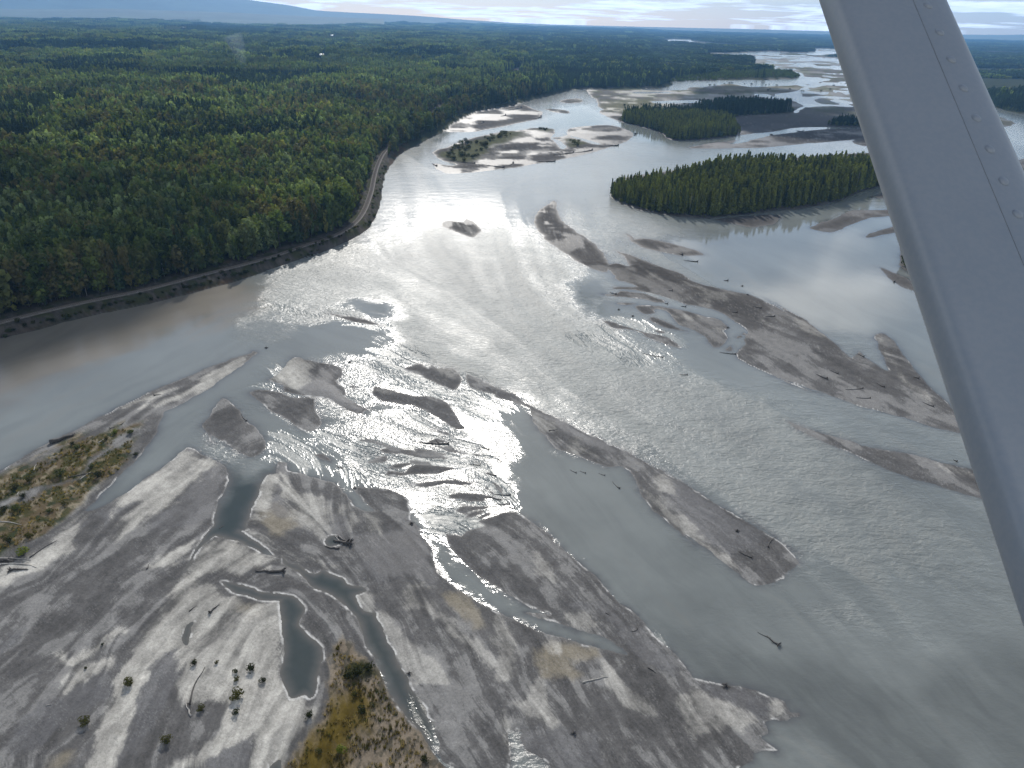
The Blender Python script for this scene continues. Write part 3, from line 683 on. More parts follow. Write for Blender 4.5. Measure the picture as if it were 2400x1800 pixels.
c = t.mix(1.0, at.outputs['Color'], k1, 'MULTIPLY'); c = t.mix(1.0, c, k2, 'MULTIPLY')
rgh = t.rng(aw.outputs['Fac'], 0, 1, .92, .42)
bmp = t.n('ShaderNodeBump', ins={'Strength': t.math('MULTIPLY', gr, .6), 'Distance': .14, 'Height': n1.outputs[0]})
p = t.n('ShaderNodeBsdfPrincipled', ins={'Base Color': c, 'Roughness': rgh, 'Normal': bmp.outputs[0], 'IOR': 1.36})
sp = t.rng(aw.outputs['Fac'], 0, 1, .03, .45); t.t.links.new(sp, p.inputs['Specular IOR Level'])
t.n('ShaderNodeOutputMaterial', ins={0: p.outputs[0]})
me_g.materials.append(m_g)
o_bed.data.materials.append(simple_mat('dark_bed', (.05, .055, .05), .9, .01, .3))

# ---- river material: silt-laden water, rougher where the current is broken
m_w, t = mat('glacial_water')
A = {k: t.n('ShaderNodeAttribute', attribute_name=k).outputs['Fac'] for k in ('wave', 'sheet', 'brown', 'clear', 'shallow', 'turb_reflect', 'farw', 'margin')}
tc = t.n('ShaderNodeTexCoord')
base = t.mix(A['brown'], (.180, .194, .184), (.168, .152, .124))
tb = t.rng(A['turb_reflect'], -.6, .6, .55, 1.3); base = t.mix(1.0, base, tb, 'MULTIPLY')
base = t.mix(A['clear'], base, (.030, .042, .040))
base = t.mix(A['shallow'], base, (.078, .080, .082))
base = t.mix(t.math('MINIMUM', A['margin'], 1.0), base, (.105, .10, .088))
mp = t.n('ShaderNodeMapping', ins={'Vector': tc.outputs['Object'], 'Rotation': (0, 0, .35), 'Scale': (.55, 1.0, 1.0)})
w1 = t.n('ShaderNodeTexNoise', ins={'Vector': mp.outputs[0], 'Scale': .75, 'Detail': 5.0, 'Roughness': .64, 'Distortion': .4})
w2 = t.n('ShaderNodeTexNoise', ins={'Vector': mp.outputs[0], 'Scale': .13, 'Detail': 4.0, 'Roughness': .55})
hh = t.math('ADD', w1.outputs[0], t.math('MULTIPLY', w2.outputs[0], t.math('SUBTRACT', 2.4, t.math('MULTIPLY', A['sheet'], 2.2))))
bmp = t.n('ShaderNodeBump', ins={'Strength': t.math('MINIMUM', A['wave'], 1.0), 'Distance': .8, 'Height': hh})
rw = t.rng(A['wave'], .03, .5, .06, .235)
rw = t.math('ADD', rw, t.math('MULTIPLY', A['farw'], .135))
rw = t.math('MAXIMUM', rw, t.math('MULTIPLY', A['sheet'], .36))
p = t.n('ShaderNodeBsdfPrincipled', ins={'Base Color': base, 'Roughness': rw, 'IOR': 1.333, 'Normal': bmp.outputs[0]})
t.n('ShaderNodeOutputMaterial', ins={0: p.outputs[0]})
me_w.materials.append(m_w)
# ------------------------------------------------------------------ plants: meshes
def foliage_mat(name, base, trans=.35, var=.35):
    m, t = mat(name)
    tint = t.n('ShaderNodeAttribute', attribute_type='INSTANCER', attribute_name='tint')
    tc = t.n('ShaderNodeTexCoord')
    nz = t.n('ShaderNodeTexNoise', ins={'Vector': tc.outputs['Object'], 'Scale': .9, 'Detail': 3.0})
    c = t.mix(1.0, base, tint.outputs['Color'], 'MULTIPLY')
    k = t.rng(nz.outputs[0], .3, .7, 1 - var, 1 + var)
    c = t.mix(1.0, c, k, 'MULTIPLY')
    d = t.n('ShaderNodeBsdfPrincipled', ins={'Base Color': c, 'Roughness': .75, 'Specular IOR Level': .08})
    c2 = t.mix(1.0, c, (1.15, 1.2, .6), 'MULTIPLY')
    tr = t.n('ShaderNodeBsdfTranslucent', ins={'Color': c2})
    mx = t.n('ShaderNodeMixShader', ins={0: trans, 1: d.outputs[0], 2: tr.outputs[0]})
    t.n('ShaderNodeOutputMaterial', ins={0: mx.outputs[0]})
    return m


M_LEAF = foliage_mat('leaves', (2.1, 2.02, 1.55), .42); M_NEEDLE = foliage_mat('needles', (2.2, 2.05, 1.7), .38)
M_BARK = simple_mat('bark', (.075, .066, .055), .9, 1.5, .4)
M_BLEACH = simple_mat('bleached_wood', (.34, .32, .29), .8, 3, .35)
M_WOOD = simple_mat('wet_dark_wood', (.045, .04, .036), .7, 3, .4)


def leaf_quads(P, N, size, r):
    """one bent leaf clump per point: quads facing roughly N"""
    n = len(P)
    N = N + r.normal(0, .45, (n, 3)); N /= np.linalg.norm(N, axis=1)[:, None] + 1e-9
    a = np.cross(N, r.normal(0, 1, (n, 3))); a /= np.linalg.norm(a, axis=1)[:, None] + 1e-9
    b = np.cross(N, a)
    s = size * (.6 + .8 * r.random(n))
    s2 = s * (.5 + .5 * r.random(n))
    V = np.stack([P - a * s[:, None], P - b * s2[:, None] + N * (s * .25)[:, None], P + a * s[:, None], P + b * s2[:, None] + N * (s * .1)[:, None]], 1).reshape(-1, 3)
    F = np.arange(4 * n).reshape(n, 4)
    return V, F


def tube(pts, rad, k=6):
    """tapered bent tube, closed ends"""
    pts = np.asarray(pts, float); V = []; F = []
    for i, p in enumerate(pts):
        d = pts[min(i + 1, len(pts) - 1)] - pts[max(i - 1, 0)]
        d /= np.linalg.norm(d) + 1e-9
        a = np.cross(d, (0, 0, 1.0) if abs(d[2]) < .9 else (1.0, 0, 0)); a /= np.linalg.norm(a); b = np.cross(d, a)
        for j in range(k):
            th = 2 * math.pi * j / k
            V.append(p + rad[i] * (a * math.cos(th) + b * math.sin(th)))
    for i in range(len(pts) - 1):
        for j in range(k):
            F.append((i * k + j, i * k + (j + 1) % k, (i + 1) * k + (j + 1) % k, (i + 1) * k + j))
    V.append(pts[0]); V.append(pts[-1]); n0 = len(V) - 2
    for j in range(0, k, 2):
        F.append((n0, (j + 2) % k, (j + 1) % k, j))
        e = (len(pts) - 1) * k
        F.append((n0 + 1, e + j, e + (j + 1) % k, e + (j + 2) % k))
    return np.array(V), np.array(F)


def join(parts):
    V = []; F = []; o = 0
    for v, f in parts:
        V.append(v); F.append(np.asarray(f) + o); o += len(v)
    return np.concatenate(V), np.concatenate(F)


def broad_crown(seed, n, leaf, h=1.0):
    """unit tree: height 1, crown of several lobes"""
    r = np.random.default_rng(seed)
    P = []; N = []
    lobes = [(0, 0, .62, .17, .27)]
    for i in range(8):
        a = r.random() * 6.283; z = .16 + .68 * r.random(); q = (.10 + .10 * r.random()) * (1.15 - abs(z - .55))
        lobes.append((q * math.cos(a), q * math.sin(a), z, .075 + .06 * r.random(), .10 + .08 * r.random()))
    lobes.append((r.normal(0, .02), r.normal(0, .02), .86, .075, .13))
    wsum = sum(l[3] for l in lobes)
    for (x, y, z, rr, rz) in lobes:
        k = int(n * rr / wsum)
        d = r.normal(0, 1, (k, 3)); d /= np.linalg.norm(d, axis=1)[:, None]
        q = .72 + .33 * r.random(k)
        P.append(np.stack([x + d[:, 0] * rr * q, y + d[:, 1] * rr * q, z + d[:, 2] * rz * q], -1)); N.append(d)
    P = np.concatenate(P); N = np.concatenate(N)
    return leaf_quads(P, N, leaf, r)


def slim_crown(seed, n, leaf, w=.16):
    """narrow poplar / spruce shape: branch whorls that shorten to a tip"""
    r = np.random.default_rng(seed)
    z = .12 + .88 * r.random(n) ** 1.15
    prof = w * (1.02 - z) ** .75 * (.75 + .5 * np.abs(np.sin(z * 26 + r.random() * 6)))
    a = r.random(n) * 6.283
    q = prof * (.45 + .6 * r.random(n))
    P = np.stack([q * np.cos(a), q * np.sin(a), z - q * .35], -1)
    N = np.stack([np.cos(a), np.sin(a), .5 + 0 * a], -1)
    return leaf_quads(P, N, leaf, r)


def trunk_part(seed, top, rad):
    r = np.random.default_rng(seed)
    parts = [tube([(0, 0, -.03), (r.normal(0, .006), r.normal(0, .006), top * .5), (r.normal(0, .01), r.normal(0, .01), top)], [rad, rad * .7, rad * .2], 5)]
    for i in range(4):
        a = r.random() * 6.283; z = top * (.4 + .12 * i)
        parts.append(tube([(0, 0, z), (math.cos(a) * .09, math.sin(a) * .09, z + .07)], [rad * .45, rad * .12], 4))
    return join(parts)


def two_mat_mesh(name, crown, trunk, mc, mt):
    V, F = join([crown, trunk])
    me = mesh_np(name, V, F)
    me.materials.append(mc); me.materials.append(mt)
    mi = np.zeros(len(F), np.int32); mi[len(crown[1]):] = 1
    me.polygons.foreach_set('material_index', mi)
    return me


def part_mesh(name, vf, m, smooth=False):
    me = mesh_np(name, vf[0], vf[1], smooth); me.materials.append(m); return me


BROAD_C = [part_mesh('crown', broad_crown(100 + i, 620, .036), M_LEAF) for i in range(4)]
SLIM_C = [part_mesh('crown', slim_crown(200 + i, 460, .034, .15 + .02 * i), M_NEEDLE) for i in range(3)]
SPRUCE_C = [part_mesh('crown', slim_crown(260 + i, 420, .03, .13 + .03 * i), M_NEEDLE) for i in range(2)]
TRUNKS = [part_mesh('trunk', trunk_part(300 + i, .8, .011), M_BARK) for i in range(2)]
# lighter copies for the mass of the forest
LO = []          # (name, mesh)
for i in range(3): LO.append(('b', two_mat_mesh('tree', broad_crown(110 + i, 210, .062), trunk_part(310, .8, .011), M_LEAF, M_BARK)))
for i in range(3): LO.append(('s', two_mat_mesh('tree', slim_crown(210 + i, 170, .055, .15 + .025 * i), trunk_part(311, .8, .011), M_NEEDLE, M_BARK)))


def grove(seed, n, rad, kind):
    r = np.random.default_rng(seed); parts = []
    for i in range(n):
        a = r.random() * 6.283; q = rad * math.sqrt(r.random()); s = 13 + 6 * r.random()
        slim = r.random() < kind
        V, F = slim_crown(seed * 50 + i, 34, .11, .17) if slim else broad_crown(seed * 50 + i, 48, .12)
        parts.append((V * s * np.array([1, 1, 1.0]) + np.array([q * math.cos(a), q * math.sin(a), 0]), F))
    me = part_mesh('grove', join(parts), M_LEAF)
    return me


snag_v = trunk_part(330, .95, .011); LO.append(('d', part_mesh('snag', snag_v, M_BLEACH)))
for i in range(3): LO.append(('g', grove(40 + i, 14, 17, .3)))
for i in range(3): LO.append(('G', grove(50 + i, 60, 55, .35)))
LOI = {k: [i for i, q in enumerate(LO) if q[0] == k] for k in 'bsgGd'}


def scatter_object(name, pts, protos, kind='stuff'):
    """one object: points that carry a tree / tuft each, by geometry nodes. pts: dict of arrays"""
    me = bpy.data.meshes.new(name)
    n = len(pts['x'])
    me.vertices.add(n)
    me.vertices.foreach_set('co', np.stack([pts['x'], pts['y'], pts['z']], -1).astype(np.float32).ravel())
    a = me.attributes.new('pid', 'INT', 'POINT'); a.data.foreach_set('value', pts['pid'].astype(np.int32))
    fattr(me, 'rz', pts['rz'])
    a = me.attributes.new('sc', 'FLOAT_VECTOR', 'POINT'); a.data.foreach_set('vector', pts['sc'].astype(np.float32).ravel())
    cattr(me, 'tint', pts['tint'])
    o = link(name, me)
    g = bpy.data.node_groups.new(name + '_nodes', 'GeometryNodeTree')
    g.interface.new_socket('Geometry', in_out='INPUT', socket_type='NodeSocketGeometry'); g.interface.new_socket('Geometry', in_out='OUTPUT', socket_type='NodeSocketGeometry')
    N = g.nodes; L = g.links
    gi = N.new('NodeGroupInput'); go = N.new('NodeGroupOutput'); jn = N.new('GeometryNodeJoinGeometry')
    na = {}
    for nm, ty in (('pid', 'INT'), ('rz', 'FLOAT'), ('sc', 'FLOAT_VECTOR')):
        q = N.new('GeometryNodeInputNamedAttribute'); q.data_type = ty; q.inputs['Name'].default_value = nm; na[nm] = q.outputs[0]
    cx = N.new('ShaderNodeCombineXYZ'); L.new(na['rz'], cx.inputs[2])
    er = N.new('FunctionNodeEulerToRotation'); L.new(cx.outputs[0], er.inputs[0])
    for k in sorted(set(pts['pid'].tolist())):
        ob = bpy.data.objects.new(protos[k].name, protos[k])
        oi = N.new('GeometryNodeObjectInfo'); oi.inputs['Object'].default_value = ob; oi.inputs['As Instance'].default_value = True
        cmp = N.new('FunctionNodeCompare'); cmp.data_type = 'INT'; cmp.operation = 'EQUAL'
        L.new(na['pid'], cmp.inputs[2]); cmp.inputs[3].default_value = int(k)
        ip = N.new('GeometryNodeInstanceOnPoints')
        L.new(gi.outputs[0], ip.inputs['Points']); L.new(cmp.outputs[0], ip.inputs['Selection']); L.new(oi.outputs['Geometry'], ip.inputs['Instance'])
        L.new(er.outputs[0], ip.inputs['Rotation']); L.new(na['sc'], ip.inputs['Scale'])
        L.new(ip.outputs[0], jn.inputs[0])
    L.new(jn.outputs[0], go.inputs[0])
    md = o.modifiers.new('scatter', 'NODES'); md.node_group = g
    prop(o, kind=kind)
    return o


# ------------------------------------------------------------------ where the trees stand
P_ISL = {k: Poly(s) for k, s in ISLANDS.items()}
P_CLEAR = [Poly(s) for s in CLEARINGS]
P_SHADEBAND = [Poly(s) for s in ("S -50,118 150,110 300,112 430,118 425,128 300,132 100,130 -50,128", "S 860,138 950,130 1080,138 1060,146 950,150 880,147", "S 590,188 640,185 700,190 690,198 620,198", "S 320,282 400,278 530,284 520,300 420,304 330,296", "S 0,330 60,320 110,335 100,350 20,352", "S 420,66 500,62 660,78 660,90 560,90 430,80", "S 100,40 160,32 210,34 220,54 130,56", "S -20,30 80,30 110,40 60,44 -20,44")]  # bands where cloud shadow is imitated by extra dark conifers


def sample_wedge(r0_, r1_, dens, t0, t1):
    n = int(dens * .5 * (r1_ ** 2 - r0_ ** 2) * (t1 - t0))
    rr = np.sqrt(rng.random(n) * (r1_ ** 2 - r0_ ** 2) + r0_ ** 2); th = t0 + (t1 - t0) * rng.random(n)
    return rr * np.sin(th), rr * np.cos(th)


def lookup(X, Y):
    t, l, r, sf, ss = land(X, Y)
    z = relief(X, Y, r, sf, ss)
    rd = np.full(X.shape, 999.0); s = (r < 3500)
    if s.any(): rd[s] = RAILWAY.dist(X[s], Y[s])
    z = np.where(rd < 6, np.maximum(z, 3.3), z)
    return t, l, r, sf, ss, z, rd


TREES = {k: [] for k in ('x', 'y', 'z', 'h', 'w', 'kind', 'tint', 'far')}


def add_trees(X, Y, Z, H, W, kind, tint, far):
    for k, v in zip(('x', 'y', 'z', 'h', 'w', 'kind', 'tint', 'far'), (X, Y, Z, H, W, kind, tint, far)):
        TREES[k].append(np.asarray(v))


PAL_B = np.array([(.026, .038, .013), (.042, .056, .019), (.033, .05, .024), (.066, .086, .05), (.045, .043, .023), (.062, .065, .022), (.043, .05, .022)])


def tint_broad(X, Y, n, d):
    q = fbm(X / 45, Y / 45, 3, 7)
    w = rng.random(n)
    i = np.where(w < .30, 0, np.where(w < .55, 1, np.where(w < .75, 2, 6)))
    i = np.where((q > .56) & (rng.random(n) < .5), 4, i)
    i = np.where((q < .42) & (rng.random(n) < .45), 3, i)
    i = np.where((rng.random(n) < .02 + .05 * (q > .6)), 5, i)
    c = PAL_B[i] * (.75 + .5 * rng.random((n, 1)))
    return c


# left bank forest
for (ra, rb, den, ta, tb_, far) in ((230, 900, .085, -.86, .35, 0), (900, 2200, .042, -.86, .6, 1), (2200, 5200, .0022, -.86, .8, 2), (5200, 18500, .00019, -.86, .86, 3)):
    X, Y = sample_wedge(ra, rb, den, ta, tb_)
    px, py = project(X, Y, 5.0)
    ok = (px > -220) & (px < 2560) & (py < 1000)
    X, Y = X[ok], Y[ok]
    t, l, r, sf, ss, z, rd = lookup(X, Y)
    margin = {0: 6.5, 1: 7, 2: 18, 3: 55}[far]
    ok = (sf * r > margin) & (rd > {0: 5.8, 1: 10, 2: 16, 3: 0}[far])
    rl = P_LEFT.sd(t, l)
    for p in P_CLEAR: ok &= (p.sd(t, l) < 0) | (r < 480)
    strip = P_ISL['strip'].sd(t, l) > -.004
    ok &= ~strip
    onright = P_RIGHT.sd(t, l) > 0
    rfor = np.zeros(X.shape, bool)
    for k in ('r_front', 'r_mid', 'r_far'): rfor |= P_ISL[k].sd(t, l) > 0
    ok &= (~onright) | rfor | (r > 5200)
    for (kx, ky, kh, kr) in KNOLLS:
        dx = (X - kx); dy = (Y - ky); dr = np.hypot(kx, ky)
        front = (dx * kx + dy * ky) / dr; side = np.abs(dx * ky - dy * kx) / dr
        ok &= ~((side < 9 + dr * .0035) & (front < 25) & (front > -40 - dr * .03))
    X, Y, z, t, l, r, sf = X[ok], Y[ok], z[ok], t[ok], l[ok], r[ok], sf[ok]
    if far < 2:
        gap = fbm(X / 38, Y / 38, 3, 201) < .66
        X, Y, z, t, l, r, sf = X[gap], Y[gap], z[gap], t[gap], l[gap], r[gap], sf[gap]
    n = len(X); px, py = project(X, Y, z)
    shade_band = np.zeros(n)
    for p in P_SHADEBAND: np.maximum(shade_band, sstep(p.sd(t, l), -.01, .01), out=shade_band)
    con = np.clip(.10 + .75 * sstep(px, 1080, 1330) + .9 * shade_band + .8 * sstep(fbm(X / 160, Y / 160, 3, 77), .60, .70) * sstep(r, 600, 1000), 0, .95)
    con = np.where(px > 1900, .9, con)
    iscon = rng.random(n) < con
    tn = tint_broad(X, Y, n, r)
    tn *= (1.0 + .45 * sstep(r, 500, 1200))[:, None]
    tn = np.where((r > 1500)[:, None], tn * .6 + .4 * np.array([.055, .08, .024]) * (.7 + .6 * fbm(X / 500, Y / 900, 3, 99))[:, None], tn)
    tc_ = np.array([.019, .031, .018]) * (.7 + .6 * rng.random((n, 1)))
    tn = np.where(iscon[:, None], tc_, tn)
    tn = tn * (1 - .12 * shade_band)[:, None]  # cloud shadow painted into the tree tints
    h = np.where(iscon, 13 + 9 * rng.random(n), 10 + 13 * rng.random(n) ** 1.3) * (.45 + 1.05 * fbm(X / 75, Y / 75, 3, 17))
    tn = tn * (.72 + .56 * sstep(fbm(X / 140, Y / 140, 3, 207), .36, .64))[:, None]
    h = h * (1 - .45 * sstep(px, 1480, 1560) * (r > 2200))
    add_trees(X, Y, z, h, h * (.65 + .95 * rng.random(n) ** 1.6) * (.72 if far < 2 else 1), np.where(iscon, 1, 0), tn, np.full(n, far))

# wooded islands and the far shore thickets
ISL_SPEC = {'big': (.16, 12, 22, 1.0, (.070, .084, .023)), 'front': (.13, 9, 15, 1.0, (.066, .08, .022)), 'dark': (.05, 15, 22, 1.0, (.018, .030, .016)), 'dark2': (.05, 11, 16, 1.0, (.018, .030, .015)), 'knob': (.06, 9, 14, .6, (.016, .026, .014)), 'edge': (.06, 8, 13, .3, (.026, .04, .014)), 'strip': (.02, 3.5, 8, .25, (.05, .072, .022)), 'r_front': (.03, 12, 18, .9, (.02, .034, .015)), 'isl_tip': (.01, 6, 10, .4, (.03, .045, .02))}
for k, (den, h0, h1, con, tcol) in ISL_SPEC.items():
    P = P_ISL[k]
    rmin, rmax = math.exp(P.l.min()), math.exp(P.l.max())
    X, Y = sample_wedge(rmin, rmax, den, P.t.min(), P.t.max())
    t, l, r, sf, ss, z, rd = lookup(X, Y)
    ok = (P.sd(t, l) > 0)
    px, py = project(X, Y, z); ok &= (px < 2560)
    X, Y, z = X[ok], Y[ok], z[ok]; n = len(X)
    iscon = rng.random(n) < con
    q = fbm(X / 30, Y / 30, 3, 27)
    tn = np.array(tcol) * (.62 + .55 * rng.random((n, 1)) + .5 * (q[:, None] - .5))
    tn = np.where((rng.random(n) < .22)[:, None] & (k in ('big', 'front')), tn * np.array([.5, .58, .9]), tn)
    h = (h0 + (h1 - h0) * rng.random(n) ** 1.4) * (.8 + .4 * q)
    if k == 'big':
        qx, qy = project(X, Y, z); h *= .55 + .45 * sstep(qx, 1440, 1720)
    add_trees(X, Y, np.maximum(z, .3), h, h * (.9 + .45 * rng.random(n)) * (1.1 if k == 'strip' else .68), np.where(iscon, 1, 0), tn, np.where(np.hypot(X, Y) > 900, 1, 0))
for k in ('big', 'front', 'dark', 'knob', 'r_front'):          # young growth around the wooded islands
    P = P_ISL[k]
    X, Y = sample_wedge(math.exp(P.l.min() - .02), math.exp(P.l.max() + .02), .06, P.t.min() - .02, P.t.max() + .02)
    t, l, r, sf, ss, z, rd = lookup(X, Y)
    s_ = P.sd(t, l)
    ok = (s_ > -.005) & (s_ < .008) & (np.maximum(ss, sf) > .0004) & (fbm(X / 14, Y / 14, 3, 61) > .42)
    X, Y, z = X[ok], Y[ok], z[ok]; n = len(X)
    h = 1.8 + 5.5 * rng.random(n) ** 2
    add_trees(X, Y, np.maximum(z, .1), h, h * 1.3, np.zeros(n), np.array([.045, .055, .016]) * (.6 + .7 * rng.random((n, 1))), np.ones(n))
TR = {k: np.concatenate(v) for k, v in TREES.items()}

# the 300 broadleaf and 300 slim trees that show largest are things of their own
dist = np.sqrt(TR['x'] ** 2 + TR['y'] ** 2 + CAM_H ** 2)
pxx, pyy = project(TR['x'], TR['y'], TR['z'] + TR['h'] * .6)
inframe = (pxx > 5) & (pxx < 2395) & (pyy > 0) & (pyy < 1795) & (TR['far'] == 0)
edge_x = 1935 + .333 * pyy
inframe &= pxx < edge_x + 5
single = np.zeros(len(dist), bool)
for kd in (0, 1):
    c = np.nonzero(inframe & (TR['kind'] == kd))[0]
    c = c[np.argsort(-TR['h'][c] / dist[c])][:300]
    single[c] = True


def set_tint(o, c):
    o['tint'] = [float(c[0]), float(c[1]), float(c[2]), 1.0]


def tint_word(c, kind):
    c = np.asarray(c)
    if kind == 1: return None
    if c[0] > c[1] * 1.02 and c[0] > .075: return 'yellow'
    if c[0] > c[1] * .98: return 'rust brown'
    if c.sum() > .16: return 'pale silvery green'
    if c.sum() < .085: return 'dark green'
    return 'mid green'


for i in np.nonzero(single)[0]:
    kd = int(TR['kind'][i]); px_ = pxx[i]; py_ = pyy[i]
    X, Y, Z, H, W, c = (TR[k][i] for k in ('x', 'y', 'z', 'h', 'w', 'tint'))
    if kd == 0:
        wd = tint_word(c, 0)
        nm = 'broadleaf_tree'
        if px_ > 1900:
            lb = 'rounded leafy tree in the clump beside the wing strut'; gp = 'leafy trees in the clump beside the strut'
        else:
            lb = f'{wd} broadleaf tree in the dense bank forest above the railway'; gp = f'{wd} broadleaf trees of the bank forest'
        cm = BROAD_C[i % 4]
    else:
        nm = 'slender_tree' if px_ > 1250 else 'spruce_tree'
        if px_ > 1900 and py_ > 520:
            lb = 'dark pointed tree in the clump beside the wing strut'; gp = 'pointed trees in the clump beside the strut'
        elif px_ > 1300 and py_ > 330:
            lb = 'slender yellow green tree on the large wooded river island'; gp = 'slender trees of the large wooded island'
        elif px_ > 1300:
            lb = 'slender tree on the farther wooded island across the channel'; gp = 'slender trees of the farther island'
        else:
            lb = 'dark pointed spruce among the broadleaf trees of the bank forest'; gp = 'spruces in the bank forest'
        cm = SLIM_C[i % 3] if px_ > 1250 else SPRUCE_C[i % 2]
    e = link(nm, None); e.location = (X, Y, Z)
    e.rotation_euler = (0, 0, random.random() * 6.28); e.scale = (W, W, H)
    prop(e, lb, 'tree', gp)
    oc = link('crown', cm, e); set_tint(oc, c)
    ot = link('trunk', TRUNKS[i % 2], e)

rest = ~single
fr_ = TR['far'][rest].astype(int); kd = TR['kind'][rest]; nn = len(fr_)
pid = np.where(fr_ <= 1, np.where(kd == 0, rng.choice(LOI['b'], nn), rng.choice(LOI['s'], nn)), np.where(fr_ == 2, rng.choice(LOI['g'], nn), rng.choice(LOI['G'], nn)))
pid = np.where((fr_ <= 1) & (rng.random(nn) < .018), LOI['d'][0], pid)
Hs = TR['h'][rest]; Ws = TR['w'][rest]
sc = np.stack([Ws, Ws, Hs], -1)
g = (fr_ >= 2)[:, None]
sc = np.where(g, np.stack([.9 + .3 * rng.random(nn)] * 2 + [Hs / 15.0], -1), sc)
PROT = [q[1] for q in LO]
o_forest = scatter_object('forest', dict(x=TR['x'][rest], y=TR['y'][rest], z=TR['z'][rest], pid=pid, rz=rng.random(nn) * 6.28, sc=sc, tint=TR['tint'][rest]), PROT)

# ------------------------------------------------------------------ shrubs, grass
def shrub_vf(seed, n, leaf, flat=.75):
    r = np.random.default_rng(seed)
    P = []; N = []
    for i in range(7):
        a = r.random() * 6.283; q = .32 * r.random(); rr = .16 + .14 * r.random(); zc = .25 + .35 * r.random()
        d = r.normal(0, 1, (n // 7, 3)); d /= np.linalg.norm(d, axis=1)[:, None]
        P.append(np.stack([q * math.cos(a) + d[:, 0] * rr, q * math.sin(a) + d[:, 1] * rr, np.maximum(zc + d[:, 2] * rr * 1.1, .02)], -1)); N.append(d)
    return leaf_quads(np.concatenate(P), np.concatenate(N), leaf, r)


def stems_vf(seed):
    r = np.random.default_rng(seed); parts = []
    for i in range(6):
        a = r.random() * 6.283; q = .28 * r.random() + .08
        parts.append(tube([(0, 0, -.03), (math.cos(a) * q * .6, math.sin(a) * q * .6, .3), (math.cos(a) * q * 1.3, math.sin(a) * q * 1.3, .62 + .3 * r.random())], [.022, .014, .004], 4))
    return join(parts)


SHRUB_C = [part_mesh('foliage', shrub_vf(400 + i, 260, .06), M_LEAF) for i in range(3)]
SHRUB_S = [part_mesh('stems', stems_vf(420 + i), M_BARK) for i in range(2)]


def zat(X, Y):
    t, l, r, sf, ss, z, rd = lookup(np.array([X]), np.array([Y]))
    return float(z[0])


def shrub(px, py, size, tint, label, group=None, name='shrub', tall=1.0, stems=True):
    X, Y = ground(np.array(px, float), np.array(py, float), .3); X, Y = float(X), float(Y)
    e = link(name, None); e.location = (X, Y, max(zat(X, Y) - .02, 0)); e.scale = (size, size, size * tall * .62); e.rotation_euler = (0, 0, random.random() * 6.28)
    prop(e, label, 'shrub', group)
    o = link('foliage', random.choice(SHRUB_C), e); set_tint(o, tint)
    if stems: link('stems', random.choice(SHRUB_S), e)
    return e


def fpix(s):
    return pix(s)[0]


